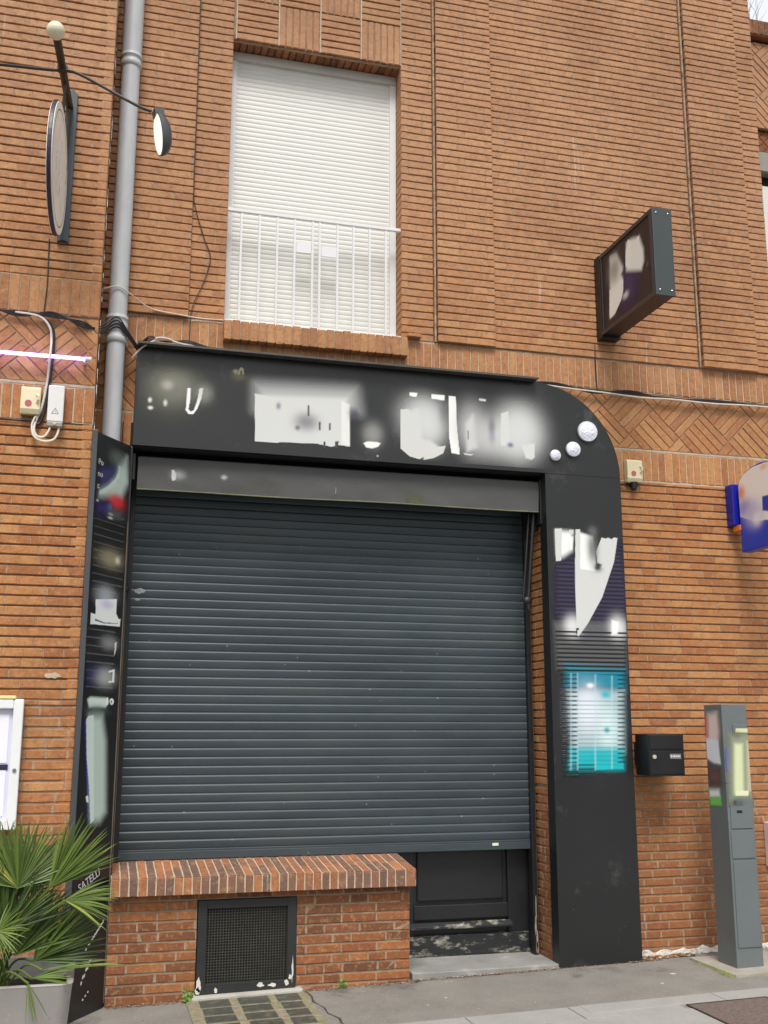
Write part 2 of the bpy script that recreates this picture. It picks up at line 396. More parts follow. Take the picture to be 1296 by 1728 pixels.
GFX={'fascia':[('B',(0.305,0.305,0.231),0.75,(0.373,3.836),0.148,0.123),('B',(0.127,0.127,0.102),0.45,(0.348,3.768),0.195,0.164),('B',(0.156,0.091,0.156),0.5,(0.369,3.824),0.035,0.033),('B',(0.515,0.515,0.429),0.6,(0.337,3.842),0.039,0.033),('B',(0.791,0.791,0.716),1,(0.226,3.729),0.012,0.016),('B',(0.791,0.791,0.716),1,(0.232,3.676),0.016,0.012),('B',(0.716,0.716,0.68),0.9,(0.327,3.717),0.012,0.021),('P',(0.855,0.871,0.855),0.0012,1,[(0.467,3.832),(0.49,3.834),(0.49,3.751),(0.48,3.688),(0.497,3.669),(0.516,3.683),(0.537,3.755),(0.549,3.839),(0.573,3.841),(0.564,3.77),(0.539,3.693),(0.513,3.653),(0.482,3.651),(0.461,3.678),(0.466,3.749)]),('B',(0.352,0.352,0.305),0.55,(0.582,3.804),0.056,0.066),('B',(0.402,0.376,0.223),0.9,(0.789,3.978),0.02,0.017),('P',(0.429,0.402,0.242),0.0012,0.9,[(0.805,3.959),(0.808,3.993),(0.824,4.016),(0.84,4.004),(0.846,3.962),(0.833,3.961),(0.829,3.99),(0.817,3.985),(0.817,3.96)]),('B',(0.156,0.15,0.091),0.6,(0.81,3.951),0.052,0.034),('P',(0.578,0.591,0.578),0.09,0.8,[(0.928,3.902),(1.628,3.932),(1.655,3.761),(0.933,3.725)]),('P',(0.617,0.624,0.604),0.021,1,[(0.983,3.822),(1.565,3.853),(1.559,3.553),(0.99,3.528)]),('P',(0.617,0.624,0.604),0.0012,1,[(0.922,3.833),(1.086,3.813),(1.093,3.494),(0.931,3.495)]),('P',(0.617,0.624,0.604),0.0012,1,[(0.966,3.685),(1.587,3.735),(1.589,3.504),(1.513,3.511),(1.463,3.495),(1.413,3.5),(1.359,3.509),(0.971,3.498)]),('P',(0.753,0.761,0.73),0.009,0.9,[(1.527,3.833),(1.587,3.808),(1.589,3.513),(1.53,3.517)]),('B',(0.188,0.181,0.202),0.85,(1.282,3.659),0.083,0.063),('B',(0.08,0.065,0.127),0.8,(1.221,3.613),0.017,0.017),('P',(0.045,0.038,0.045),0.004,1,[(1.289,3.779),(1.301,3.78),(1.302,3.703),(1.29,3.702)]),('P',(0.045,0.032,0.102),0.005,1,[(1.369,3.666),(1.382,3.667),(1.383,3.608),(1.37,3.607)]),('P',(0.061,0.045,0.102),0.004,1,[(1.441,3.663),(1.453,3.664),(1.454,3.613),(1.441,3.612)]),('B',(0.102,0.08,0.156),0.7,(1.087,3.758),0.016,0.025),('P',(0.045,0.038,0.048),0.0012,1,[(1.405,3.529),(1.417,3.53),(1.418,3.479),(1.405,3.478)]),('P',(0.045,0.038,0.048),0.0012,1,[(1.484,3.535),(1.513,3.537),(1.501,3.485),(1.484,3.484)]),('B',(0.045,0.026,0.061),0.7,(1.621,3.737),0.038,0.051),('B',(0.352,0.352,0.342),0.7,(1.754,3.606),0.073,0.086),('P',(0.831,0.831,0.776),0.004,1,[(1.686,3.537),(1.716,3.552),(1.784,3.552),(1.81,3.545),(1.793,3.519),(1.75,3.503),(1.708,3.508)]),('B',(0.61,0.617,0.61),0.9,(2.114,3.768),0.159,0.149),('P',(0.617,0.624,0.604),0.026,1,[(1.983,3.788),(2.088,3.818),(2.13,3.538),(2.06,3.486),(1.991,3.524)]),('P',(0.617,0.624,0.604),0.0012,1,[(1.957,3.803),(2.018,3.812),(2.06,3.46),(2.016,3.47),(1.956,3.517)]),('P',(0.617,0.617,0.578),0.017,1,[(2.017,3.595),(2.17,3.597),(2.257,3.538),(2.226,3.489),(2.112,3.464),(2.042,3.476)]),('P',(0.617,0.617,0.578),0.0012,1,[(2.008,3.542),(2.148,3.552),(2.138,3.483),(2.095,3.449),(2.016,3.466)]),('P',(0.617,0.617,0.578),0.0012,1,[(2.126,3.525),(2.289,3.562),(2.27,3.505),(2.2,3.465),(2.125,3.447)]),('P',(0.913,0.913,0.896),0.0012,1,[(2.023,3.936),(2.08,3.936),(2.075,3.905),(2.022,3.909)]),('P',(0.913,0.913,0.896),0.0012,1,[(2.186,3.936),(2.284,3.936),(2.283,3.896),(2.186,3.901)]),('B',(0.032,0.03,0.04),0.8,(2.273,3.763),0.036,0.088),('P',(0.855,0.855,0.823),0.0012,1,[(2.315,3.934),(2.369,3.934),(2.375,3.709),(2.394,3.505),(2.332,3.509),(2.316,3.617)]),('B',(0.445,0.445,0.445),0.9,(2.483,3.708),0.108,0.185),('B',(0.61,0.617,0.61),0.9,(2.171,3.685),0.115,0.148),('P',(0.617,0.624,0.604),0.023,0.95,[(2.442,3.736),(2.498,3.807),(2.53,3.566),(2.448,3.53)]),('P',(0.617,0.617,0.591),0.0012,1,[(2.417,3.519),(2.457,3.513),(2.502,3.516),(2.479,3.502),(2.434,3.503)]),('P',(0.026,0.013,0.08),0.0012,1,[(2.455,3.684),(2.464,3.685),(2.463,3.619),(2.454,3.618)]),('P',(0.617,0.617,0.591),0.0012,1,[(2.545,3.935),(2.6,3.931),(2.599,3.913),(2.545,3.918)]),('B',(0.515,0.515,0.515),0.9,(2.617,3.648),0.155,0.15),('B',(0.753,0.753,0.913),0.8,(2.649,3.681),0.028,0.031),('B',(0.61,0.624,0.61),1,(2.852,3.727),0.177,0.196),('B',(0.61,0.624,0.61),0.8,(2.832,3.654),0.167,0.159),('P',(0.631,0.638,0.617),0.0012,1,[(2.712,3.833),(2.772,3.855),(2.775,3.597),(2.707,3.592)]),('B',(0.08,0.045,0.188),0.8,(2.78,3.602),0.023,0.018),('P',(0.631,0.638,0.604),0.005,1,[(2.867,3.604),(2.97,3.629),(2.966,3.522),(2.943,3.502),(2.897,3.513)]),('B',(0.045,0.038,0.07),0.6,(2.641,3.707),0.027,0.089)],'valance':[('P',(0.68,0.68,0.68),0.0012,1,[(0.39,3.283),(0.409,3.284),(0.422,3.257),(0.42,3.216),(0.397,3.206)]),('B',(0.515,0.515,0.515),0.6,(0.434,3.249),0.047,0.032),('B',(0.578,0.578,0.578),0.8,(0.741,3.252),0.02,0.016),('P',(0.262,0.262,0.262),0.0012,0.8,[(1.507,3.233),(1.515,3.233),(1.516,3.183),(1.507,3.182)]),('B',(0.141,0.141,0.061),0.55,(2.085,3.169),0.07,0.051)],'pillar':[('P',(0.042,0.03,0.089),0.037,0.9,[(3.108,2.754),(3.614,2.928),(3.658,2.559),(3.633,2.238),(3.371,2.19),(3.092,2.288)]),('T',(0.005,0.005,0.007),1,[(3.103,2.753),(3.638,2.929),(3.667,2.56),(3.642,2.238),(3.084,2.309)],0.03,0.5),('P',(0.138,0.138,0.138),0.032,0.75,[(3.075,2.33),(3.643,2.345),(3.621,2.006),(3.091,1.998)]),('B',(0.753,0.753,0.753),0.9,(3.22,2.304),0.064,0.075),('B',(0.753,0.753,0.753),0.9,(3.57,2.3),0.066,0.085),('P',(0.003,0.242,0.352),0.041,0.9,[(3.16,2.041),(3.608,2.014),(3.605,1.86),(3.154,1.876)]),('P',(0.376,0.515,0.546),0.036,0.95,[(3.167,1.856),(3.596,1.86),(3.579,1.43),(3.182,1.412)]),('B',(0.753,0.776,0.855),0.95,(3.315,1.714),0.118,0.162),('B',(0.68,0.831,0.831),0.9,(3.468,1.592),0.082,0.162),('P',(0.0,0.456,0.515),0.036,0.95,[(3.17,1.464),(3.576,1.462),(3.569,1.317),(3.165,1.32)]),('P',(0.0,0.468,0.515),0.0012,1,[(3.363,1.371),(3.571,1.361),(3.569,1.321),(3.361,1.315)]),('B',(0.0,0.546,0.61),0.9,(3.184,1.352),0.027,0.036),('B',(0.871,0.871,0.871),0.9,(3.34,1.891),0.027,0.017),('B',(0.0,0.402,0.515),0.9,(3.456,1.83),0.037,0.025),('B',(0.0,0.305,0.376),0.9,(3.454,1.584),0.023,0.02),('T',(0.004,0.004,0.004),1,[(3.083,2.288),(3.644,2.281),(3.619,1.964),(3.09,1.978)],0.03,0.45),('T',(0.008,0.01,0.012),0.85,[(3.112,1.966),(3.248,1.968),(3.221,1.264),(3.11,1.265)],0.03,0.4),('T',(0.008,0.01,0.012),0.8,[(3.555,1.972),(3.615,1.973),(3.584,1.341),(3.525,1.341)],0.03,0.4),('T',(0.045,0.156,0.188),0.45,[(3.241,1.795),(3.546,1.798),(3.525,1.341),(3.224,1.344)],0.029,0.3),('T',(0.005,0.013,0.019),0.7,[(3.171,1.36),(3.354,1.359),(3.35,1.263),(3.167,1.265)],0.029,0.4),('P',(0.429,0.61,0.658),0.005,0.4,[(3.189,1.975),(3.203,1.975),(3.178,1.312),(3.165,1.312)]),('P',(0.429,0.61,0.658),0.005,0.4,[(3.239,1.976),(3.253,1.976),(3.227,1.312),(3.213,1.312)]),('P',(0.429,0.68,0.716),0.005,0.4,[(3.375,1.969),(3.389,1.97),(3.361,1.311),(3.347,1.311)]),('P',(0.429,0.68,0.716),0.005,0.4,[(3.503,1.963),(3.517,1.963),(3.487,1.318),(3.474,1.318)]),('P',(0.831,0.847,0.823),0.028,1,[(3.116,2.991),(3.245,2.989),(3.231,2.845),(3.164,2.799),(3.119,2.818)]),('P',(0.617,0.624,0.604),0.0012,1,[(3.107,3.004),(3.163,3.006),(3.15,2.772),(3.108,2.766)]),('P',(0.617,0.624,0.604),0.0012,1,[(3.218,3.0),(3.251,3.002),(3.249,2.971),(3.217,2.97)]),('P',(0.855,0.855,0.839),0.005,1,[(3.216,2.957),(3.249,2.95),(3.24,2.854),(3.222,2.853)]),('P',(0.839,0.855,0.831),0.014,1,[(3.283,2.99),(3.403,2.961),(3.421,2.723),(3.537,2.793),(3.442,2.552),(3.331,2.336),(3.264,2.272)]),('P',(0.617,0.624,0.604),0.0012,1,[(3.269,3.007),(3.307,3.009),(3.295,2.718),(3.448,2.703),(3.558,2.837),(3.597,2.957),(3.565,2.781),(3.459,2.518),(3.34,2.328),(3.263,2.234),(3.25,2.25),(3.25,2.376),(3.254,2.717)]),('P',(0.617,0.624,0.604),0.0012,1,[(3.473,2.956),(3.506,2.949),(3.526,2.958),(3.553,2.947),(3.573,2.961),(3.601,2.958),(3.565,2.781),(3.488,2.748),(3.432,2.767),(3.427,2.853)]),('B',(0.127,0.127,0.133),0.9,(3.399,2.874),0.043,0.122),('B',(0.026,0.026,0.028),0.95,(3.436,2.732),0.032,0.03),('B',(0.156,0.156,0.156),0.6,(3.405,3.001),0.037,0.035),('P',(0.017,0.01,0.045),0.0012,1,[(3.247,2.292),(3.269,2.293),(3.269,2.28),(3.255,2.28),(3.254,2.25),(3.245,2.25)]),('P',(0.855,0.855,0.839),0.01,0.95,[(3.526,2.358),(3.582,2.343),(3.568,2.258),(3.521,2.248)])],'side':[('P',(0.045,0.045,0.141),0.038,0.85,[(0.093,3.176),(0.298,3.244),(0.256,3.118),(0.106,3.036)]),('P',(0.445,0.552,0.491),0.04,1,[(0.305,3.242),(0.388,3.317),(0.417,3.153),(0.351,3.041),(0.186,3.015),(0.104,2.997),(0.106,3.036),(0.211,3.096),(0.279,3.161)]),('P',(0.515,0.61,0.565),0.0012,1,[(0.298,3.24),(0.325,3.246),(0.318,3.174),(0.258,3.091),(0.158,3.032),(0.102,3.012),(0.1,3.031),(0.192,3.085),(0.266,3.147),(0.296,3.196)]),('B',(0.156,0.205,0.181),0.6,(0.294,3.282),0.095,0.053),('B',(0.644,0.038,0.045),0.95,(0.3,3.004),0.087,0.046),('B',(0.045,0.156,0.402),0.9,(0.225,2.954),0.026,0.022),('P',(0.045,0.032,0.156),0.031,0.7,[(0.075,2.965),(0.215,2.983),(0.222,2.908),(0.082,2.889)]),('B',(0.753,0.753,0.753),1,(0.242,2.912),0.026,0.008),('B',(0.753,0.753,0.753),1,(0.237,2.888),0.027,0.007),('B',(0.102,0.102,0.107),0.8,(0.294,2.922),0.094,0.038),('B',(0.578,0.578,0.644),1,(0.087,2.971),0.012,0.007),('T',(0.114,0.114,0.114),0.8,[(0.06,2.862),(0.397,2.91),(0.407,2.437),(0.309,2.406),(0.086,2.398)],0.048,0.12),('B',(0.305,0.275,0.181),0.9,(0.262,2.632),0.132,0.059),('B',(0.68,0.61,0.456),0.95,(0.341,2.632),0.027,0.022),('B',(0.456,0.485,0.515),0.8,(0.232,2.397),0.104,0.058),('P',(0.831,0.871,0.839),0.0012,1,[(0.127,2.363),(0.357,2.39),(0.359,2.297),(0.389,2.266),(0.409,2.271),(0.407,2.219),(0.301,2.217),(0.087,2.208),(0.086,2.276),(0.136,2.274)]),('B',(0.515,0.429,0.753),0.6,(0.25,2.344),0.065,0.029),('P',(0.045,0.053,0.061),0.0012,1,[(0.132,2.245),(0.228,2.232),(0.365,2.238),(0.377,2.246),(0.378,2.235),(0.229,2.225),(0.134,2.234)]),('B',(0.305,0.305,0.305),0.8,(0.298,2.11),0.091,0.043),('P',(0.68,0.68,0.68),0.0012,1,[(0.357,2.115),(0.382,2.124),(0.375,2.061),(0.358,2.034),(0.36,2.078)]),('T',(0.156,0.156,0.171),0.8,[(0.047,2.18),(0.362,2.2),(0.364,1.823),(0.083,1.814)],0.049,0.13),('P',(0.045,0.038,0.156),0.037,0.6,[(0.075,1.953),(0.286,1.964),(0.296,1.857),(0.086,1.849)]),('B',(0.402,0.429,0.402),0.9,(0.279,1.899),0.104,0.057),('P',(0.831,0.831,0.831),0.0012,1,[(0.308,1.94),(0.372,1.954),(0.373,1.871),(0.315,1.868),(0.313,1.879),(0.352,1.881),(0.354,1.935),(0.309,1.929)]),('P',(0.68,0.776,0.73),0.012,1,[(0.1,1.762),(0.129,1.777),(0.304,1.775),(0.332,1.754),(0.297,1.717),(0.123,1.714)]),('P',(0.871,0.871,0.871),0.0012,1,[(0.298,1.774),(0.317,1.779),(0.321,1.732),(0.302,1.732)]),('P',(0.871,0.871,0.871),0.0012,1,[(0.337,1.768),(0.356,1.776),(0.376,1.769),(0.384,1.755),(0.379,1.74),(0.36,1.733),(0.34,1.74)]),('P',(0.045,0.045,0.045),0.0012,1,[(0.351,1.761),(0.363,1.765),(0.365,1.744),(0.352,1.743)]),('B',(0.102,0.141,0.122),0.9,(0.205,1.695),0.1,0.035),('P',(0.026,0.017,0.223),0.006,1,[(0.076,1.641),(0.104,1.659),(0.144,1.384),(0.187,1.063),(0.169,1.064),(0.123,1.35)]),('P',(0.485,0.61,0.552),0.042,1,[(0.128,1.666),(0.264,1.667),(0.316,1.519),(0.356,1.098),(0.298,1.047),(0.201,1.048)]),('P',(0.631,0.745,0.694),0.0012,1,[(0.1,1.645),(0.122,1.666),(0.176,1.67),(0.236,1.056),(0.201,1.042),(0.169,1.247),(0.128,1.418)]),('P',(0.753,0.753,0.791),0.0012,1,[(0.138,1.201),(0.167,1.206),(0.171,1.162),(0.147,1.17)])],'blade':[('B',(0.07,0.045,0.156),0.7,(6.468,4.756),0.153,0.176),('P',(0.839,0.871,0.791),0.028,1,[(6.728,5.087),(6.625,5.059),(6.543,4.928),(6.556,4.793),(6.602,4.696),(6.703,4.62),(6.77,4.618)]),('P',(0.905,0.922,0.871),0.0012,1,[(6.76,4.833),(6.543,4.834),(6.54,4.759),(6.584,4.689),(6.684,4.622),(6.771,4.609),(6.777,4.649)]),('B',(0.305,0.305,0.296),0.9,(6.672,4.961),0.091,0.1),('B',(0.515,0.515,0.515),0.7,(6.681,5.066),0.055,0.028),('P',(0.839,0.871,0.807),0.026,1,[(6.473,5.083),(6.401,5.082),(6.281,5.043),(6.232,4.925),(6.232,4.835),(6.272,4.781),(6.493,4.873)]),('P',(0.905,0.922,0.871),0.0012,1,[(6.445,5.098),(6.403,5.064),(6.422,4.865),(6.499,4.908),(6.488,5.02)]),('P',(0.871,0.871,0.871),0.0012,1,[(6.315,5.051),(6.28,5.052),(6.283,5.022),(6.317,5.029)]),('B',(0.032,0.026,0.045),0.95,(6.539,4.875),0.035,0.018),('B',(0.68,0.68,0.716),0.9,(6.519,4.695),0.044,0.027),('P',(0.021,0.013,0.061),0.0012,0.9,[(6.515,5.032),(6.488,5.02),(6.527,4.712),(6.553,4.723)]),('B',(0.08,0.156,0.08),0.7,(6.186,4.792),0.016,0.022)],'blue':[('P',(0.004,0.048,0.515),0.0012,1,[(6.865,3.428),(6.868,3.134),(6.881,2.894),(6.363,2.889),(6.345,3.035),(6.561,3.208),(6.746,3.269)]),('P',(0.922,0.888,0.839),0.0012,1,[(6.882,3.422),(6.782,3.483),(6.642,3.518),(6.524,3.525),(6.223,3.482),(6.254,3.231),(6.717,3.195),(6.86,3.27),(6.875,3.342)]),('B',(0.831,0.262,0.08),0.9,(6.843,3.349),0.052,0.054),('B',(0.188,0.156,0.578),0.8,(6.812,3.223),0.103,0.071),('B',(0.515,0.515,0.753),0.9,(6.699,3.156),0.114,0.097),('B',(0.831,0.831,0.913),0.9,(6.659,3.117),0.057,0.053),('B',(0.913,0.456,0.102),0.7,(6.543,3.481),0.042,0.022),('P',(0.005,0.045,0.456),0.007,1,[(6.583,3.266),(6.319,3.253),(6.338,3.094),(6.589,3.161)])],'meter_side':[('P',(0.644,0.045,0.045),0.0012,1,[(6.652,1.678),(6.606,1.682),(6.624,1.521),(6.654,1.521)]),('P',(0.761,0.617,0.578),0.038,1,[(6.605,1.694),(6.485,1.712),(6.471,1.574),(6.497,1.467),(6.622,1.465)]),('P',(0.761,0.791,0.871),0.015,1,[(6.645,1.533),(6.492,1.515),(6.474,1.359),(6.56,1.364),(6.645,1.393)]),('P',(0.156,0.091,0.08),0.045,0.9,[(6.65,1.353),(6.492,1.327),(6.496,1.222),(6.641,1.226)]),('P',(0.753,0.831,0.776),0.023,1,[(6.646,1.186),(6.514,1.194),(6.505,1.14),(6.637,1.132)]),('P',(0.171,0.546,0.114),0.015,1,[(6.637,1.132),(6.498,1.144),(6.49,1.087),(6.635,1.077)]),('P',(0.68,0.188,0.045),0.0012,1,[(6.636,1.073),(6.541,1.076),(6.54,1.026),(6.634,1.022)]),('P',(0.831,0.61,0.188),0.0012,1,[(6.625,1.039),(6.545,1.041),(6.54,1.026),(6.635,1.018)])],'meter_front':[('P',(0.114,0.107,0.402),0.023,0.8,[(4.07,1.461),(4.115,1.461),(4.114,1.321),(4.069,1.321)]),('B',(0.045,0.053,0.07),0.8,(4.06,1.264),0.027,0.054),('P',(0.305,0.332,0.223),0.041,0.85,[(4.131,1.554),(4.288,1.574),(4.281,1.145),(4.1,1.129)]),('P',(0.61,0.658,0.402),0.018,1,[(4.163,1.496),(4.227,1.496),(4.211,1.166),(4.139,1.167)]),('P',(0.578,0.631,0.376),0.0012,1,[(4.18,1.598),(4.285,1.598),(4.287,1.57),(4.178,1.57)]),('B',(0.156,0.162,0.114),0.9,(4.185,1.554),0.028,0.023),('P',(0.515,0.456,0.305),0.014,0.8,[(4.255,1.515),(4.292,1.515),(4.284,1.184),(4.239,1.185)]),('P',(0.701,0.716,0.468),0.0012,1,[(4.149,1.19),(4.249,1.188),(4.246,1.154),(4.147,1.155)]),('B',(0.102,0.122,0.141),0.8,(4.161,1.109),0.036,0.027),('B',(0.07,0.08,0.08),0.9,(4.148,0.987),0.018,0.015),('B',(0.156,0.205,0.141),0.5,(4.1,1.129),0.045,0.076)]}
FR = lambda y: Frame((0, y, 0), X, Z, -Y)
def gz(x): return -.047 + .0215*x          # the street climbs gently to the right

# ------------------------------------------------------------------ ground
def sheet(name, x0, x1, y0, y1, dz, m_, kind='structure'):
    b = MB(); nx = 1
    b.quad((x0, y0, gz(x0)+dz), (x1, y0, gz(x1)+dz), (x1, y1, gz(x1)+dz), (x0, y1, gz(x0)+dz))
    o = b.build(name, m_); o['kind'] = kind; return o
ASPH = mat('worn_asphalt', srgb(136, 131, 124), .92, .16, 3, .8, 260, dirt=(srgb(104, 99, 93), .58, 2.2), speck=(srgb(178, 174, 166), .2, 70, .55))
ROADM = mat('road_asphalt', srgb(70, 70, 71), .9, .15, 4, .6, 200)
SLAB = mat('pale_paving', srgb(160, 158, 154), .9, .08, 5, .7, 240, dirt=(srgb(148, 145, 140), .6, 5), speck=(srgb(196, 194, 190), .2, 90, .6))
GRIT = mat('brown_grit', srgb(112, 98, 90), .95, .4, 60, 1.0, 160)
b = MB()
b.quad((-60, -60, gz(-60)), (60, -60, gz(60)), (60, 60, gz(60)), (-60, 60, gz(-60)))
tag(b.build('road', ROADM), kind='structure')
sheet('pavement', -30, 30, 2.6, 7.6, .02, ASPH)
# kerb along the road
b = MB()
b.faces([(x, y, gz(x)+z) for x in (-30, 30) for y, z in ((2.48, -.02), (2.6, -.02), (2.6, .0245), (2.48, .0245))],
        [(0,1,2,3), (7,6,5,4), (0,4,5,1), (1,5,6,2), (2,6,7,3), (3,7,4,0)])
tag(b.build('kerb', CONC), kind='structure')
# concrete slabs in running joints, lying just proud of the asphalt
b = MB(); rs = random.Random(5)
yy = 5.975; row = 0
while yy > 2.7:
    d = [.34, .42, .42, .42][row % 4] if row else .26
    xx = -6 + (.31 if row % 2 else 0) + .07*row
    while xx < 9:
        Lx = .62; g = .0035
        x0, x1, y0, y1 = xx+g, xx+Lx-g, yy-d+g, yy-g
        if not (x1 > 3.33 and x0 < 3.86 and y1 > 5.28 and y0 < 5.80):
            zz = .026 + rs.uniform(-.001, .001)
            b.faces([(x0,y0,gz(x0)+.015),(x1,y0,gz(x1)+.015),(x1,y1,gz(x1)+.015),(x0,y1,gz(x0)+.015),(x0,y0,gz(x0)+zz),(x1,y0,gz(x1)+zz),(x1,y1,gz(x1)+zz),(x0,y1,gz(x0)+zz)],
                    [(0,3,2,1),(4,5,6,7),(0,1,5,4),(1,2,6,5),(2,3,7,6),(3,0,4,7)])
        xx += Lx
    yy -= d; row += 1
# cut slabs closing the gap round the cover
for (x0, x1, y0, y1) in ((2.9, 3.325, 5.30, 5.715), (3.865, 4.3, 5.30, 5.715), (2.75, 3.6, 5.805, 5.972), (3.606, 4.4, 5.805, 5.972)):
    b.faces([(x0,y0,gz(x0)+.015),(x1,y0,gz(x1)+.015),(x1,y1,gz(x1)+.015),(x0,y1,gz(x0)+.015),(x0,y0,gz(x0)+.0285),(x1,y0,gz(x1)+.0285),(x1,y1,gz(x1)+.0285),(x0,y1,gz(x0)+.0285)],
            [(0,3,2,1),(4,5,6,7),(0,1,5,4),(1,2,6,5),(2,3,7,6),(3,0,4,7)])
tag(b.build('paving_slabs', SLAB, bevel=.002, seg=1), kind='structure')

# access cover
t = thing('access_cover', 'brown gritty recessed access cover set in the pale paving slabs', 'access cover', (3.59, 5.54, gz(3.59)+.02))
def slopebox(b, x0, x1, y0, y1, z0, z1):
    b.faces([(x, y, gz(x)+z) for z in (z0, z1) for x, y in ((x0, y0), (x1, y0), (x1, y1), (x0, y1))],
            [(0,3,2,1),(4,5,6,7),(0,1,5,4),(1,2,6,5),(2,3,7,6),(3,0,4,7)])
b = MB(); slopebox(b, 3.345, 3.845, 5.295, 5.785, .015, .027); b.build('infill', GRIT, t)
b = MB()
for q in ((3.336, 3.344, 5.286, 5.794), (3.846, 3.854, 5.286, 5.794), (3.344, 3.846, 5.286, 5.294), (3.344, 3.846, 5.786, 5.794)): slopebox(b, *q, .012, .030)
b.build('frame', mat('rusty_steel', srgb(70, 58, 50), .7, .3, 30), t)

# pavement light (glass blocks with mossy joints)
t = thing('pavement_light', 'mossy pavement light of dark glass blocks below the basement grille', 'pavement light', (.97, 6.46, gz(.97)+.02))
MOSSJ = mat('mossy_joint', srgb(140, 130, 108), .95, .35, 25, 1.0, 90, dirt=(srgb(136, 136, 88), .53, 8))
b = MB(); slopebox(b, .600, 1.315, 6.06, 6.815, .0, .030); b.build('bed', MOSSJ, t, bevel=.004)
GB = mat('dirty_glass_block', srgb(74, 75, 68), .45, .35, 22, .4, 70, dirt=(srgb(104, 102, 84), .52, 16))
xs = [(.675, .850), (.900, 1.080), (1.130, 1.265)]; ys = [(6.63, 6.79), (6.46, 6.60), (6.29, 6.43), (6.12, 6.26)]
for x0, x1 in xs:
    for y0, y1 in ys:
        b = MB(); slopebox(b, x0+jit(.006), x1+jit(.006), y0+jit(.005), y1+jit(.005), .02, .0335); b.build('glass_block', GB, t, bevel=.003)

b = MB(); rc = random.Random(2)
cp = [(1.335, 6.86), (1.345, 6.72), (1.33, 6.60), (1.365, 6.45), (1.36, 6.32), (1.40, 6.20), (1.39, 6.10), (1.43, 5.985)]
for (x0, y0), (x1, y1) in zip(cp[:-1], cp[1:]):
    for k in range(4):
        a0, a1 = k/4, (k+1)/4; p = (x0+(x1-x0)*a0, y0+(y1-y0)*a0); q = (x0+(x1-x0)*a1, y0+(y1-y0)*a1); w0, w1 = rc.uniform(.003, .009), rc.uniform(.003, .009)
        b.quad((p[0]-w0, p[1], gz(p[0])+.0212), (p[0]+w0, p[1], gz(p[0])+.0212), (q[0]+w1, q[1], gz(q[0])+.0212), (q[0]-w1, q[1], gz(q[0])+.0212))
tag(b.build('pavement_crack', mat('crack_dirt', srgb(70, 60, 54), .95, .3, 40)), kind='structure')
# ------------------------------------------------------------------ main building
bld = thing('brick_building', 'orange brick building with soldier courses and herringbone band above the shuttered shop', 'building', (1.5, 7.0, 0))
H_ = 9.4
# lower wall: running bond both sides of the shop opening
F = FR(7.0)
b = MB()
opening = [(.13, 3.062, -1, 3.44)]
running(b, F, 3.062, 5.12, .055, 1.2, holes=opening, bj=.0125, hj=.010, strip=.002)
backing(b, F, 3.062, 5.12, .0, 1.21, .0075, [])
running(b, F, 3.062, 5.12, 1.21, 3.425, bj=.010, strip=.003)
backing(b, F, 3.062, 5.12, 1.21, 3.43, .013)
running(b, F, -.12, .13, .0, 3.425, bj=.010); backing(b, F, -.12, .13, -.06, 3.43, .016)
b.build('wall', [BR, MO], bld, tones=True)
# bands
b = MB()
soldiers(b, F, -.12, 5.12, 3.432, 3.665, gap=.006, holes=[(.5, 2.9, 3, 4)])
plate(b, F, -.12, 5.12, 3.665, 3.680, -.02, -.002, 1); plate(b, F, -.12, 5.12, 3.42, 3.432, -.02, -.003, 1)
b.build('soldier_band', [BR, MO_PALE], bld, tones=True)
b = MB(); diag(b, F, -.12, 5.12, 3.68, 4.125, n=5,  holes=[(.45, 2.85, 3, 4.08)], phase=(.07, .11), gap=.008)
b.build('herringbone_band', [BR, MO], bld, tones=True)
b = MB()
soldiers(b, F, -.12, 5.12, 4.13, 4.368, gap=.0065, proud=.004)
plate(b, F, -.12, 5.12, 4.368, 4.377, -.03, -.004, 1); plate(b, F, -.12, 5.12, 4.120, 4.13, -.03, -.006, 1)
b.build('soldier_band', [BR, MO_PALE], bld, tones=True)
# upper storey, in shallow steps
WX0, WX1, WZ0, WZ1 = .71, 2.0, 4.377, 6.60
zones = [(-.12, .46, 6.972), (.46, 2.245, 7.0), (2.27, 2.72, 6.962), (2.72, 4.425, 6.985), (4.455, 4.94, 6.948), (4.94, 5.12, 6.972)]
for i, (a, c, yy) in enumerate(zones):
    b = MB(); Fz = FR(yy); holes = [(WX0, WX1, 4.0, 7.29)] if i == 1 else []
    running(b, Fz, a, c, 4.377, H_, holes=holes, bj=.0080, hj=.0045, strip=.0025, depth=.07)
    backing(b, Fz, a+.002, c-.002, 4.377, H_, .012, holes)
    if i == 1:      # basket-weave panel over the window
        for k in range(4):
            bx0 = WX0+.02+k*.3175; bx1 = bx0+.3175
            for r in range(2):
                z0 = WZ1+.006+r*.342; z1 = z0+.342
                if (k+r) % 2: 
                    n_ = 6; p_ = (bx1-bx0-.008)/n_
                    plate(b, Fz, bx0+.004, bx1-.004, z0+.004, z1-.004, -.03, -.011, 1)
                    for q in range(n_): brick(b, Fz, rect(bx0+.006+q*p_, bx0+.006+(q+1)*p_-.0085, z0+.005, z1-.006))
                else:
                    for q in range(6): brick(b, Fz, rect(bx0+.006, bx1-.006, z0+q*.057+.005, z0+q*.057+.0525))
        plate(b, Fz, WX0, WX1, WZ1, 7.29, -.04, -.018, 1)
        for k in range(5): plate(b, Fz, WX0+.016+k*.3175, WX0+.026+k*.3175, WZ1+.01, 7.29, -.03, -.003, 2)
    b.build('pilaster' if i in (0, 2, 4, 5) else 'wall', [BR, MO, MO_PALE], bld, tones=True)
b = MB()
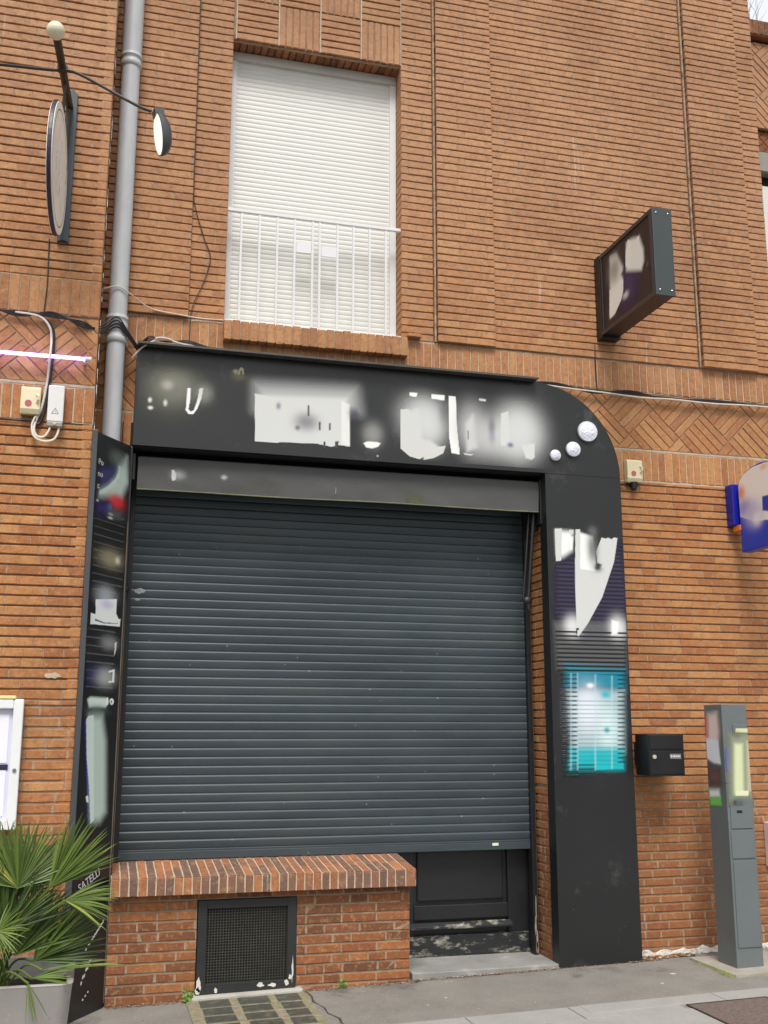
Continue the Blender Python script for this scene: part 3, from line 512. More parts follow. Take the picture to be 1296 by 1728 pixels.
plate(b, FR(6.982), 2.249, 2.262, 4.377, H_, -.06, 0, 0); plate(b, FR(6.972), 4.430, 4.444, 4.377, H_, -.06, 0, 0)
b.build('mortar_fillet', mat('fillet_mortar', srgb(168, 140, 112), .95, .35, 25, .6, 60, dirt=(srgb(126, 96, 74), .5, 14)), bld)
# solid core behind the brick faces (keeps the building closed from any side)
b = MB()
CORE = MO_DARK
b.box(-.10, .69, 7.07, 7.6, 3.6, H_); b.box(2.02, 5.10, 7.07, 10, 3.6, H_); b.box(.69, 2.02, 7.25, 7.6, 3.6, 6.58); b.box(.69, 2.02, 7.07, 7.6, 6.78, H_); b.box(.69, 2.02, 7.07, 7.249, 3.6, 4.30)
b.box(3.13, 5.10, 7.07, 10, -.1, 3.599); b.box(-.10, .06, 7.07, 7.6, -.1, 3.599)
b.build('core', CORE, bld)
# right-hand corner return of the building
Fc = Frame((5.12, 0, 0), Y, Z, X)
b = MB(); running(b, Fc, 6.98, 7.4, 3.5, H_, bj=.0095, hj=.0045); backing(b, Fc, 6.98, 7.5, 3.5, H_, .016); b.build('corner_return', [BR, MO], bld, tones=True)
# window reveals and soffit
b = MB()
Fr = Frame((2.0, 0, 0), -Y, Z, -X)     # faces -x
running(b, Fr, -7.165, -7.0, 4.38, 6.6, lens=(.17,), bj=.0095, depth=.05); backing(b, Fr, -7.17, -7.01, 4.377, 6.6, .016)
b.build('window_reveal', [BR, MO], bld, tones=True); b = MB()
Fl = Frame((.71, 0, 0), Y, Z, X)
running(b, Fl, 7.0, 7.165, 4.38, 6.6, lens=(.17,), bj=.0095, depth=.05); backing(b, Fl, 7.01, 7.17, 4.377, 6.6, .016)
b.build('window_reveal', [BR, MO], bld, tones=True)
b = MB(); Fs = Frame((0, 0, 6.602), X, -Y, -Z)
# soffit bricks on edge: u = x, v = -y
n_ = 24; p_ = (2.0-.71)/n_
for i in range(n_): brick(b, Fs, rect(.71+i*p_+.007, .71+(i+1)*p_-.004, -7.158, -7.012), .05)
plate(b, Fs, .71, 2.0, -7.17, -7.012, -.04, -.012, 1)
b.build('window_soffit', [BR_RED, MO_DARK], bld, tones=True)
# brick sill: a projecting rowlock course over a recessed one
b = MB(); Fb = FR(6.925)
p_ = (2.03-.70)/22
for i in range(22): brick(b, Fb, rect(.70+i*p_+.004, .70+(i+1)*p_-.005, 4.225+jit(.002), 4.365+jit(.004)), .26)
plate(b, Fb, .705, 2.025, 4.235, 4.350, -.24, -.006, 1)
brick(b, FR(6.945), rect(2.035, 2.135, 4.385, 4.41), .06)
b.build('window_sill', [BR, MO], bld, tones=True)
# reveal of the shop opening (right side, faces -x)
b = MB(); Fr = Frame((3.062, 0, 0), -Y, Z, -X)
running(b, Fr, -7.285, -6.96, .045, 1.2, lens=(.22, .11), bj=.0125, hj=.010, strip=.002, depth=.05); backing(b, Fr, -7.29, -6.955, 0, 1.21, .0075)
running(b, Fr, -7.285, -6.96, 1.21, 3.42, lens=(.22, .34), bj=.0095, hj=.004, depth=.05); backing(b, Fr, -7.29, -6.955, 1.21, 3.42, .016)
b.build('doorway_reveal', [BR, MO], bld, tones=True)
b = MB(); b.box(.06, 3.19, 7.0, 7.6, 3.44, 3.60); b.box(.0, 3.19, 7.5, 7.6, -.1, 3.44); b.build('shop_lintel', RECESS, bld)
# damaged white render along the foot of the wall
b = MB(); rp = random.Random(11)
top = [(3.70+i*.03, .085+.012*math.sin(i*1.3)+rp.uniform(-.008, .008)+.0215*(i*.03)) for i in range(49)]
b.prism([(3.70, -.02)] + [(5.14, .01)] + top[::-1], 'y', 6.978, 6.999)
b.build('foot_render', mat('flaking_render', srgb(222, 218, 208), .95, .15, 20, 1.0, 60, dirt=(srgb(96, 84, 78), .56, 22)), bld)

# stall riser below the shutter with brick ledge
RX0, RX1, RY = .13, 2.01, 6.88
b = MB(); Fq = FR(RY); gh = [(.655, 1.275, -1, .56)]
k = 0; z = -.045
def fl(x): return gz(x)
running(b, Fq, RX0, RX1, -.0787, .60, pitch=.0587, holes=gh, bj=.011, hj=.008, strip=.0015, lens=(.22, .11, .22, .11, .22))
backing(b, Fq, RX0, RX1, -.10, .605, .0065, gh)
Fe = Frame((RX1, 0, 0), Y, Z, X)
running(b, Fe, 6.885, 7.33, .01, .60, pitch=.0587, bj=.0125, hj=.011, strip=.0015); backing(b, Fe, 6.885, 7.34, -.02, .605, .0065)
b.build('stall_riser', [BR_RED, mat('riser_mortar', srgb(150, 130, 108), .95, .25, 12, .5, 60)], bld, tones=True)
b = MB(); LY0, LY1 = 6.80, 7.27
# sloping ledge: top bricks in two staggered rows, rowlock nose in front
sl_v = Vector((0, LY1-LY0, .762-.712)); sll = sl_v.length; sv = sl_v.normalized(); nn = X.cross(sv)
Ft = Frame((0, LY0, .712), X, sv, nn)
x = RX0; i = 0; LX1 = 2.035
plate(b, Ft, RX0, LX1-.005, .004, sll, -.06, -.004, 1)
while x < LX1-.02:
    w_ = .0535 if x < 1.86 else .068
    x1 = min(x+w_, LX1)
    if x1-x > .03:
        s1 = sll*.5 if i % 2 else sll*.38
        brick(b, Ft, rect(x+.004, x1-.004, .003, s1-.004), .05); brick(b, Ft, rect(x+.004, x1-.004, s1+.004, sll), .05)
        brick(b, FR(LY0), rect(x+.004, x1-.004, .603, .704), .07)
    x = x1; i += 1
plate(b, FR(LY0), RX0, LX1-.005, .606, .700, -.4, -.004, 1)
Fx = Frame((LX1, 0, 0), Y, Z, X)
for k in range(5):
    y0 = LY0+.004+k*.095; z1 = .704+(y0+.04-LY0)*.106
    brick(b, Fx, rect(y0, y0+.086, .605, z1), .05)
b.build('ledge', [BR_LEDGE, MO_PALE], bld, tones=True)
b = MB(); slopebox(b, .63, 1.31, 6.815, 6.93, -.02, .046); b.build('kerbstone', mat('pale_kerb', srgb(176, 172, 162), .9, .15, 8, .5, 80), bld, bevel=.008)

# basement grille
t = thing('basement_grille', 'black mesh grille with flaking paint set in the brick riser', 'grille', (.965, 6.89, .03))
b = MB(); gx0, gx1, gz0, gz1 = .66, 1.27, .018, .557
PEEL = mat('flaking_black_paint', srgb(36, 37, 38), .6, .2, 8, .2, 60, dirt=(srgb(190, 188, 180), .66, 9))
for q in ((gx0, gx0+.055, gz0, gz1), (gx1-.055, gx1, gz0, gz1), (gx0+.055, gx1-.055, gz1-.05, gz1), (gx0+.055, gx1-.055, gz0, gz0+.055)): b.box(q[0], q[1], 6.868, 6.91, q[2], q[3])
b.build('frame', PEEL, t, bevel=.002)
b = MB()
nx = 29; nz = 27
for i in range(nx+1):
    x = gx0+.055+(gx1-gx0-.11)*i/nx; b.box(x-.0026, x+.0026, 6.884, 6.888, gz0+.055, gz1-.05)
for i in range(nz+1):
    z = gz0+.055+(gz1-gz0-.105)*i/nz; b.box(gx0+.055, gx1-.055, 6.8885, 6.892, z-.0026, z+.0026)
b.build('mesh', mat('grille_steel', srgb(58, 58, 52), .5, .3, 30), t)
b = MB(); b.box(gx0-.004, gx1+.004, 6.98, 7.0, gz0, gz1); b.box(gx0-.02, gx0-.0045, 6.93, 7.0, gz0, gz1); b.box(gx1+.0045, gx1+.02, 6.93, 7.0, gz0, gz1); b.build('backing', RECESS, t)
pm = mat('bare_plaster', srgb(205, 202, 192), .95, .1, 20); rp = random.Random(4)
b = MB()
for (cx, cz, w_, h_) in ((.675, .073, .022, .055), (.672, .037, .02, .03), (.78, .037, .012, .022), (1.05, .052, .03, .018), (1.13, .050, .035, .014), (1.215, .06, .018, .022), (1.25, .13, .007, .09), (1.236, .09, .014, .02)):
    b = MB(); n_ = 13; b.prism([(cx+.85*w_*(.55+rp.random()*.6)*math.cos(6.283*i/n_), cz+.85*h_*(.55+rp.random()*.6)*math.sin(6.283*i/n_)) for i in range(n_)][::-1], 'y', 6.866, 6.869)
    b.build('flaked_patch', pm, t)

# doorstep
b = MB(); b.faces([(x, y, z) for z in (-.05, .062) for x, y in ((2.03, 6.885), (3.058, 6.90), (3.058, 7.42), (2.03, 7.42))], [(0,3,2,1),(4,5,6,7),(0,1,5,4),(1,2,6,5),(2,3,7,6),(3,0,4,7)])
b.build('doorstep', mat('step_concrete', srgb(140, 139, 135), .85, .2, 4, .5, 120, dirt=(srgb(172, 170, 164), .57, 4)), bld, bevel=.006)

# ------------------------------------------------------------------ shop door
t = thing('shop_door', 'black panelled wooden shop door with paint flaking off its bottom rail', 'door', (2.6, 7.36, .062))
DY = 7.36
b = MB(); b.box(2.05, 3.04, DY, DY+.05, .062, 2.9); b.build('door_leaf', BLACK2, t)
b = MB(); b.box(2.05, 2.17, DY-.03, DY-.001, .20, .80); b.box(2.865, 3.03, DY-.03, DY-.001, .20, .80); b.box(2.172, 2.863, DY-.03, DY-.001, .30, .395); b.build('stile', BLACK2, t, bevel=.004)
b = MB(); b.box(2.20, 2.835, DY-.018, DY-.001, .42, .80); b.build('panel', BLACK2, t, bevel=.008)
FLK = mat('flaked_board', srgb(33, 34, 37), .6, .2, 8, .2, 40, dirt=(srgb(176, 172, 154), .53, 4), stretch=(1, 1, 2.4))
b = MB(); b.faces([(x, y, z) for x in (2.05, 2.88) for y, z in ((DY-.032, .285), (DY-.075, .262), (DY-.075, .245), (DY-.032, .235))], [(0,1,2,3),(7,6,5,4),(0,4,5,1),(1,5,6,2),(2,6,7,3),(3,7,4,0)]); b.build('weatherboard', FLK, t, bevel=.003)
b = MB(); b.box(2.05, 3.02, DY-.042, DY-.001, .064, .20); b.build('kickboard', FLK, t, bevel=.004)

# shutter
t = thing('roller_shutter', 'closed anthracite roller shutter over the shop front', 'roller shutter', (1.6, 7.25, .76))
SH = mat('shutter_lacquer', srgb(59, 69, 74), .42, .24, 1.6, .0, 60, dirt=(srgb(66, 72, 74), .53, 1.6), speck=(srgb(128, 134, 134), .06, 12, .7), stretch=(.6, 1, 2.2))
b = MB(); sx0, sx1 = .165, 3.008; z = .825; pt = .0582; SY = 7.25
prof = [(0, .0005), (.006, -.0028), (.018, -.0056), (.032, -.0076), (.043, -.0084), (.049, -.0080), (.0535, -.0056), (.0582, .0005)]
while z < 3.30:
    for i in range(len(prof)-1):
        a, c = prof[i], prof[i+1]
        b.quad((sx0, SY+a[1], z+a[0]), (sx1, SY+a[1], z+a[0]), (sx1, SY+c[1], z+c[0]), (sx0, SY+c[1], z+c[0]))
    z += pt
b.build('slats', SH, t, smooth=True)
b = MB(); b.box(sx0, sx1, SY-.012, SY+.012, .762, .812); b.box(sx0, sx1, SY-.007, SY+.008, .812, .8255); b.build('bottom_rail', SH, t, bevel=.003)
b = MB(); b.box(2.72, 2.765, SY-.015, SY-.0125, .79, .808); b.build('sticker', mat('cream_sticker', srgb(222, 220, 200), .5), t)
b = MB(); b.box(.135, .175, SY-.045, SY+.03, .60, 3.4); b.build('guide_rail', DARK, t, bevel=.003)
b = MB(); b.box(3.004, 3.038, SY-.045, SY+.03, .062, 3.4); b.build('guide_rail', BLACK2, t, bevel=.003)
TAN = mat('worn_timber', srgb(120, 104, 86), .8, .3, 12)
b = MB(); b.box(.1355, .144, SY-.052, SY-.0455, .60, 2.6); b.build('edge_strip', TAN, t)
b = MB(); b.box(3.040, 3.0605, 7.255, 7.30, .062, 3.3); b.build('door_post', mat('split_timber', srgb(112, 94, 78), .85, .3, 10), t)
rp = random.Random(8); b = MB()
for (cx, cz, w_, h_) in ((3.026, .16, .009, .09), (3.018, .25, .008, .07), (3.022, .36, .004, .12), (3.026, .11, .012, .05)):
    b = MB(); n_ = 12; b.prism([(cx+w_*(.6+rp.random()*.6)*math.cos(6.283*i/n_), cz+h_*(.6+rp.random()*.6)*math.sin(6.283*i/n_)) for i in range(n_)][::-1], 'y', SY-.047, SY-.0455)
    b.build('split_patch', mat('bare_wood', srgb(150, 136, 116), .9, .2, 30), t)
b = MB()
for (cx, cz, w_, h_) in ((.235, 2.50, .035, .02), (.22, 2.44, .02, .008)):
    b = MB(); n_ = 14; b.prism([(cx+w_*(.7+rp.random()*.5)*math.cos(6.283*i/n_), cz+h_*(.7+rp.random()*.5)*math.sin(6.283*i/n_)) for i in range(n_)][::-1], 'y', SY-.0085, SY-.0072)
    b.build('scuff', mat('pale_scuff', srgb(150, 150, 150), .8, .4, 40), t)

# ------------------------------------------------------------------ window
t = thing('upstairs_window', 'tall white window with its roller blind fully down above the fascia', 'window', (1.36, 7.16, 4.38))
BLIND = mat('white_blind', srgb(216, 215, 209), .5, .04, 1.5)
b = MB()
b.box(.705, .760, 7.15, 7.2, 4.378, 6.53); b.box(1.950, 2.0, 7.15, 7.2, 4.378, 6.53); b.build('guide_rail', WHITE, t, bevel=.003)
b = MB(); b.box(.705, 2.0, 7.14, 7.21, 6.532, 6.598); b.build('blind_box', mat('box_white', srgb(196, 193, 184), .5), t, bevel=.004)
b = MB(); z = 4.40; pt = .0372
prof = [(0, .0016), (.003, 0), (.010, -.0016), (.020, -.0022), (.030, -.0014), (.035, .0004), (.0372, .0016)]
while z < 6.53:
    for i in range(len(prof)-1):
        a, c = prof[i], prof[i+1]
        b.quad((.760, 7.17+a[1], z+a[0]), (1.950, 7.17+a[1], z+a[0]), (1.950, 7.17+c[1], z+c[0]), (.760, 7.17+c[1], z+c[0]))
    z += pt
b.build('blind_slats', BLIND, t, smooth=True)
b = MB(); b.box(.712, 1.998, 7.02, 7.2, 4.366, 4.3775); b.build('sill_strip', WHITE, t, bevel=.002)

t = thing('window_railing', 'white metal railing with thin bars across the foot of the upstairs window', 'railing', (1.36, 7.03, 4.39))
b = MB(); b.box(.694, 2.012, 7.018, 7.042, 5.232, 5.256); b.build('top_rail', WHITE, t, bevel=.003)
b = MB(); b.box(.70, 2.005, 7.022, 7.038, 4.392, 4.408); b.build('bottom_rail', WHITE, t, bevel=.002)
for x in (.813, .945, 1.074, 1.202, 1.334, 1.387, 1.52, 1.64, 1.763, 1.887):
    b = MB(); b.box(x-.008, x+.008, 7.022, 7.038, 4.4085, 5.2315); b.build('bar', WHITE, t, bevel=.002)
b = MB(); b.box(1.215, 1.322, 7.026, 7.034, 4.975, 5.055); b.box(1.399, 1.512, 7.026, 7.034, 4.965, 5.045); b.box(1.32, 1.40, 7.028, 7.032, 4.99, 5.0); b.build('lock_plate', WHITE, t, bevel=.002)
# ------------------------------------------------------------------ printed graphics
def gfx_mesh(name, layers, F, u0, u1, v0, v1, base, res, parent, lift=.0015, rough=.42, skip=None):
    """vinyl print: a fine grid carrying the print's own colours"""
    nu = int((u1-u0)/res[0])+1; nv = int((v1-v0)/res[1])+1
    U, V = np.meshgrid(np.linspace(u0, u1, nu+1), np.linspace(v0, v1, nv+1))
    col = np.empty(U.shape+(3,)); col[:] = base; A = np.zeros(U.shape+(1,))
    def sd(poly, sx=1.0):
        d = np.full(U.shape, 1e9); ins = np.zeros(U.shape, bool); n = len(poly)
        for i in range(n):
            ax, ay = poly[i]; bx, by = poly[(i+1) % n]; ex, ey = bx-ax, by-ay
            L = ex*ex+ey*ey+1e-12; tt = np.clip(((U-ax)*ex+(V-ay)*ey)/L, 0, 1)
            d = np.minimum(d, np.hypot(U-ax-ex*tt, V-ay-ey*tt))
            cnd = ((ay > V) != (by > V)) & (U < ex*(V-ay)/(ey if abs(ey) > 1e-12 else 1e-12)+ax)
            ins ^= cnd
        return np.where(ins, d, -d)
    for L in layers:
        c = np.array(L[1])
        if L[0] == 'B':
            al, (cx, cy), rx, ry = L[2:]
            a = al*np.exp(-(((U-cx)/rx)**2+((V-cy)/ry)**2)**1.3*.9)
        elif L[0] == 'P':
            s_, al, poly = L[2:]; s_ = max(s_, .0012)
            tt = np.clip(sd(poly)/(2*s_)+.5, 0, 1); a = al*tt*tt*(3-2*tt)
        else:
            al, poly, per, duty = L[2:]
            ed = np.clip(sd(poly)/.012+.5, 0, 1); ph = (V/per) % 1.0
            a = al*ed*np.clip((duty-np.abs(ph-.5)*2)*6+.5, 0, 1)
        a = a[..., None]; A2 = 1-(1-a)*(1-A); col = np.where(A2 > 1e-5, (c*a+col*A*(1-a))/np.maximum(A2, 1e-5), col); A = A2
    touched = A[..., 0]; keep = (touched[:-1, :-1]+touched[1:, 1:]+touched[1:, :-1]+touched[:-1, 1:]) > .004
    idx = np.arange((nu+1)*(nv+1)).reshape(nv+1, nu+1)
    q = np.stack([idx[:-1, :-1], idx[:-1, 1:], idx[1:, 1:], idx[1:, :-1]], -1)[keep]
    used, inv = np.unique(q, return_inverse=True); q = inv.reshape(-1, 4)
    u, v = U.ravel()[used], V.ravel()[used]
    P = np.array(F.o)[None]+np.outer(u, np.array(F.u))+np.outer(v, np.array(F.v))+lift*np.array(F.n)[None]
    me = bpy.data.meshes.new(name); me.from_pydata(P.tolist(), [], q.tolist())
    ca = me.color_attributes.new('print', 'FLOAT_COLOR', 'POINT')
    cc = np.concatenate([col.reshape(-1, 3)[used], A.reshape(-1, 1)[used]], 1); ca.data.foreach_set('color', cc.ravel())
    key = 'print_film_%d' % int(rough*100)
    if key not in MATS:
        M = bpy.data.materials.new(key); M.use_nodes = True; MATS[key] = M; n = M.node_tree.nodes
        at = n.new('ShaderNodeAttribute'); at.attribute_name = 'print'; b_ = n['Principled BSDF']
        M.node_tree.links.new(at.outputs['Color'], b_.inputs['Base Color']); M.node_tree.links.new(at.outputs['Alpha'], b_.inputs['Alpha']); b_.inputs['Roughness'].default_value = rough
    me.materials.append(MATS[key]); me.update()
    o = bpy.data.objects.new(name, me); COL.objects.link(o)
    if parent: o.parent = parent; o.location = -Vector(parent.location) if parent.type == 'EMPTY' else (0, 0, 0)
    return o
FONT = None
def text(s_, F, u, v, size, ang, parent, name='lettering', m_=None, ext=.0006, lift=.002):
    cv = bpy.data.curves.new(name, 'FONT'); cv.body = s_; cv.size = size; cv.extrude = ext
    o = bpy.data.objects.new(name, cv); COL.objects.link(o)
    dg = bpy.context.evaluated_depsgraph_get(); me = bpy.data.meshes.new_from_object(o.evaluated_get(dg)); COL.objects.unlink(o); bpy.data.objects.remove(o)
    ca, sa = math.cos(ang), math.sin(ang)
    for q in me.vertices:
        x, y, z = q.co; q.co = F.p(u+x*ca-y*sa, v+x*sa+y*ca, lift+z)
    me.materials.clear(); me.materials.append(m_ or TEXTW)
    o = bpy.data.objects.new(name, me); COL.objects.link(o); o.parent = parent; o.location = -Vector(parent.location); return o
BL = srgb(53, 54, 57)

# ------------------------------------------------------------------ shop fascia
t = thing('shop_fascia', 'anthracite shop front surround with rounded right shoulder, white lettering and three round lights', 'shop sign', (1.9, 6.9, .05))
FY = 6.88
cx, cz, rx, rz = 2.985, 3.41, .660, .685
arc = [(cx+rx*math.cos(a), cz+rz*math.sin(a)) for a in [math.pi/2*i/40 for i in range(41)]]
b = MB()
b.prism([(.128, 3.415), (.128, 4.095)] + arc[::-1] , 'y', FY, 6.998)   # outline of the header
b.build('header_panel', BLACK, t, bevel=.0015)
b = MB(); b.prism([(3.046, gz(3.05)+.003), (3.046, 3.407), (3.645, 3.407), (3.652, gz(3.65)+.003)], 'y', FY, 6.998); b.build('pillar_panel', BLACK, t, bevel=.0015)
b = MB(); b.box(.128, 2.985, 6.80, 6.999, 4.098, 4.106); b.box(.128, 2.985, 6.796, 6.80, 4.092, 4.106); b.build('flashing', mat('worn_flashing', srgb(70, 70, 67), .6, .25, 14), t)
b = MB(); b.box(.133, 3.10, 6.90, 7.3, 3.408, 3.4145); b.build('underside', RECESS, t)
F88 = FR(FY)
gfx_mesh('lettering', GFX['fascia'], F88, .15, 3.3, 3.44, 4.07, BL, (.0048, .0048), t)
gfx_mesh('poster_print', GFX['pillar'], F88, 3.06, 3.64, 1.2, 3.1, BL, (.0045, .0038), t)
# three round faceted lights
LM = mat('frosted_glass_light', srgb(222, 226, 236), .25, .15, 26, .6, 60)
for (x, z, r) in ((3.388, 3.745, .077), (3.268, 3.601, .056), (3.125, 3.546, .041)):
    b = MB(); b.disc((x, FY-.012, z), X, Z, -Y, r, .022, 40); rim = b.build('round_light', mat('light_rim', srgb(205, 205, 208), .3, .1, 8), t, bevel=.003)
    b = MB(); rr = random.Random(int(x*100)); vs = [(x, FY-.034, z)]; fs = []
    K = 4; n_ = 14
    for k in range(1, K+1):
        for i in range(n_):
            a = 6.2832*(i+.5*(k % 2))/n_; q = r*.9*k/K
            vs.append((x+q*math.cos(a), FY-.0235-.011*(1-(k/K)**2)+rr.uniform(-.002, .002)*(k < K), z+q*math.sin(a)))
    for i in range(n_): fs.append((0, 1+(i+1) % n_, 1+i))
    for k in range(K-1):
        for i in range(n_):
            a0 = 1+k*n_+i; a1 = 1+k*n_+(i+1) % n_; c0 = a0+n_; c1 = a1+n_
            if k % 2 == 0: fs += [(a0, c1, c0), (a0, a1, c1)]
            else: fs += [(a0, a1, c0), (a1, c1, c0)]
    b.faces(vs, fs); b.build('lens', LM, rim)
b = MB(); b.box(3.05, 3.64, 6.8795, 6.8799, 3.406, 3.411); b.build('panel_seam', RECESS, t)

# ------------------------------------------------------------------ oblique side panel (left jamb)
t = thing('side_panel', 'tall anthracite advertising panel set obliquely between the left wall and the shutter', 'advertising panel', (0, 6.7, -.02))
A_ = Vector((-.12, 6.52, 0)); B_ = Vector((.121, 6.88, 0)); SU = (B_-A_).normalized(); SN = SU.cross(Z)
SF = Frame(A_, SU, Z, SN); SLn = (B_-A_).length
b = MB()
def sp(u, v, n): return SF.p(u, v, n)
vs = [sp(u, v, n) for n in (-.03, 0) for u, v in ((.045, -.07), (SLn, -.06), (SLn, 3.405), (.045, 3.40))]
b.faces(vs, [(3,2,1,0), (4,5,6,7), (0,1,5,4), (1,2,6,5), (2,3,7,6), (3,0,4,7)])
b.build('panel', BLACK, t, bevel=.0015)
b = MB(); b.box(-.121, -.088, 6.495, 6.56, -.07, 3.395); b.build('edge_post', mat('anthracite_edge', srgb(66, 68, 71), .4, .08, 4), t, bevel=.003)
gfx_mesh('poster_print', GFX['side'], SF, .055, .425, .95, 3.35, BL, (.0055, .0042), t)
for s_, px_ in (('Po', 3.20), ('no', 3.125), ('s:', 3.05)): text(s_, SF, .075, px_, .052, 0, t)
text('SATELLI', SF, .125, .665, .064, R(20), t)
for (u, v, s_) in ((.17, .33, 'oo'), (.14, .49, '///'), (.23, .50, '///')): pass
b = MB()
for (u, v) in ((.222, .068), (.246, .084), (.270, .10)):
    n_ = 10; vs = [SF.p(u+.008*math.cos(6.283*i/n_), v+.006*math.sin(6.283*i/n_), .001) for i in range(n_)]; b.faces(vs, [tuple(range(n_))])
for k in range(9):
    u = .215+.020*k; v = .325+.0155*k; b.quad(SF.p(u, v, .001), SF.p(u+.018, v+.008, .001), SF.p(u+.026, v+.030, .001), SF.p(u+.012, v+.024, .001))
for k in range(7):
    u = .19+.014*k; v = .15+.018*k+.012*(k % 2); b.quad(SF.p(u, v, .001), SF.p(u+.014, v+.003, .001), SF.p(u+.016, v+.022, .001), SF.p(u+.002, v+.019, .001))
b.build('lettering', TEXTW, t)

b = MB(); b.box(.084, .1335, 6.90, 7.20, -.02, 3.405); b.build('jamb', DARK, t, bevel=.002)
b = MB(); b.box(.120, .127, 6.894, 6.8995, .0, 2.9); b.build('edge_strip', TAN, t)

# ------------------------------------------------------------------ awning
t = thing('retracted_awning', 'rolled-up charcoal awning with its valance hanging in front of the shutter', 'awning', (1.6, 7.05, 3.13))
FAB = mat('charcoal_canvas', srgb(86, 86, 86), .85, .12, 2.2, .25, 240, dirt=(srgb(82, 82, 78), .55, 2.2), stretch=(.7, 1, 1.2))
b = MB(); n_ = 160; mz = 12; vs = []; rp = random.Random(2)
for k in range(mz+1):
    for i in range(n_+1):
        x = .172+(3.028-.172)*i/n_; q = k/mz; z = 3.142+.218*q
        y = 6.975-.010*math.sin(q*2.2)+.0045*math.sin(x*2.6+q*2)*(1-q)+.0022*math.sin(x*7+1.7-q*5)*(1-q)+.0010*math.sin(x*19+q*6)
        z += .0025*math.sin(x*4.1)*(1-q)
        vs.append((x, y, z))
fs = [(k*(n_+1)+i, k*(n_+1)+i+1, (k+1)*(n_+1)+i+1, (k+1)*(n_+1)+i) for k in range(mz) for i in range(n_)]
b.faces(vs, fs)
vb = [(x, y+.003, z) for x, y, z in vs]; b.faces(vb, [f[::-1] for f in fs])
vo = b.build('valance', FAB, t, smooth=True)
b = MB(); b.tube([(.172+(3.028-.172)*i/40, 6.975+.0045*math.sin((.172+2.856*i/40)*2.6), 3.141+.0025*math.sin((.172+2.856*i/40)*4.1)) for i in range(41)], .0045, 6); b.build('hem', mat('mossy_hem', srgb(116, 116, 90), .9, .3, 12), t)
gfx_mesh('valance_print', GFX['valance'], FR(6.95), .3, 3.0, 3.15, 3.34, srgb(98, 98, 98), (.006, .005), t, lift=.0, rough=.85)
for v_ in [o for o in t.children if o.name.startswith('valance_print')][0].data.vertices:
    x, _, z = v_.co; q = (z-3.142)/.218
    v_.co.y = 6.975-.010*math.sin(q*2.2)+.0045*math.sin(x*2.6+q*2)*(1-q)+.0022*math.sin(x*7+1.7-q*5)*(1-q)+.0010*math.sin(x*19+q*6)-.0022
b = MB(); b.tube([(.19, 7.05, 3.335), (3.01, 7.05, 3.335)], .05, 20); b.build('fabric_roll', FAB, t, smooth=True)
b = MB(); b.box(.172, 3.03, 6.985, 7.04, 3.155, 3.20); b.build('front_bar', DARK, t, bevel=.006)
for sx_, x0, x1 in ((0, 3.025, 2.955), (1, .125, .135)):
    b = MB(); yy = 7.03 if sx_ == 0 else 7.10
    b.tube([(x0, yy, 3.28), (x1, yy+.01, 2.50)], .014, 10); b.tube([(x0-.035 if sx_ == 0 else x0+.02, yy+.03, 3.18), (x1-.03 if sx_ == 0 else x1+.012, yy+.03, 2.50)], .009, 8)
    arm = b.build('arm', DARK, t, smooth=True)
    b = MB(); b.sphere((x1-.01, yy, 2.495), .032, 16, 1.1, .8, 1.0); b.tube([(x1-.01, yy, 2.495), (x1+.0, yy, 2.43)], .018, 10); b.build('knuckle', DARK, arm, smooth=True)
b = MB(); b.box(3.034, 3.058, 6.96, 7.06, 3.05, 3.38); b.box(3.0, 3.058, 7.06, 7.20, 3.02, 3.405); b.build('bracket', DARK, t, bevel=.004)
b = MB(); b.box(.135, .155, 6.96, 7.06, 3.2, 3.38); b.build('bracket', DARK, t, bevel=.003)

# ------------------------------------------------------------------ projecting box sign
t = thing('projecting_sign', 'black box sign projecting from the brick wall above the pillar, with pale leaf-like motif', 'projecting sign', (3.63, 7.0, 4.5))
bx0, bx1 = 3.56, 3.712
b = MB(); b.box(bx0+.004, bx1-.004, 6.10, 6.90, 4.53, 5.165); b.build('cabinet', mat('dark_cabinet', srgb(34, 30, 33), .4, .08, 4, .05, 200), t, bevel=.002)
b = MB(); b.box(bx0, bx1, 6.085, 6.10, 4.52, 5.175)
b.build('end_cap', mat('grey_cap', srgb(60, 66, 68), .4, .08, 4), t, bevel=.004)
b = MB(); b.box(bx0-.004, bx1+.004, 6.90, 6.998, 4.51, 5.18); b.build('mounting_box', DARK, t, bevel=.003)
b = MB()
b.box(bx0-.004, bx0+.004, 6.10, 6.90, 5.14, 5.17); b.box(bx0-.004, bx0+.004, 6.10, 6.90, 4.525, 4.555); b.box(bx0-.004, bx0+.004, 6.10, 6.13, 4.555, 5.14); b.box(bx0-.004, bx0+.004, 6.865, 6.88, 4.555, 5.14)
b.build('face_frame', mat('frame_grey', srgb(58, 56, 58), .35, .1, 6), t, bevel=.001)
b = MB()
for y_, z_ in ((0, 0),): pass
for x_ in (bx0+.03, bx1-.03):
    for z_ in (4.56, 5.135): b = MB(); b.sphere((x_, 6.084, z_), .006, 8); b.build('screw', mat('steel', srgb(190, 190, 190), .3, .1, 9, metal=.6), t)
BF = Frame((bx0+.0035, 0, 0), -Y, Z, -X)
lay = []
for L in GFX['blade']:
    L = list(L)
    if L[0] == 'B': L[3] = (-L[3][0], L[3][1])
    else: L[4 if L[0] == 'P' else 3] = [(-p[0], p[1]) for p in L[4 if L[0] == 'P' else 3]]
    lay.append(L)
gfx_mesh('printed_motif', lay, BF, -6.85, -6.14, 4.56, 5.13, srgb(44, 40, 42), (.0045, .0045), t, lift=.001, rough=.35)

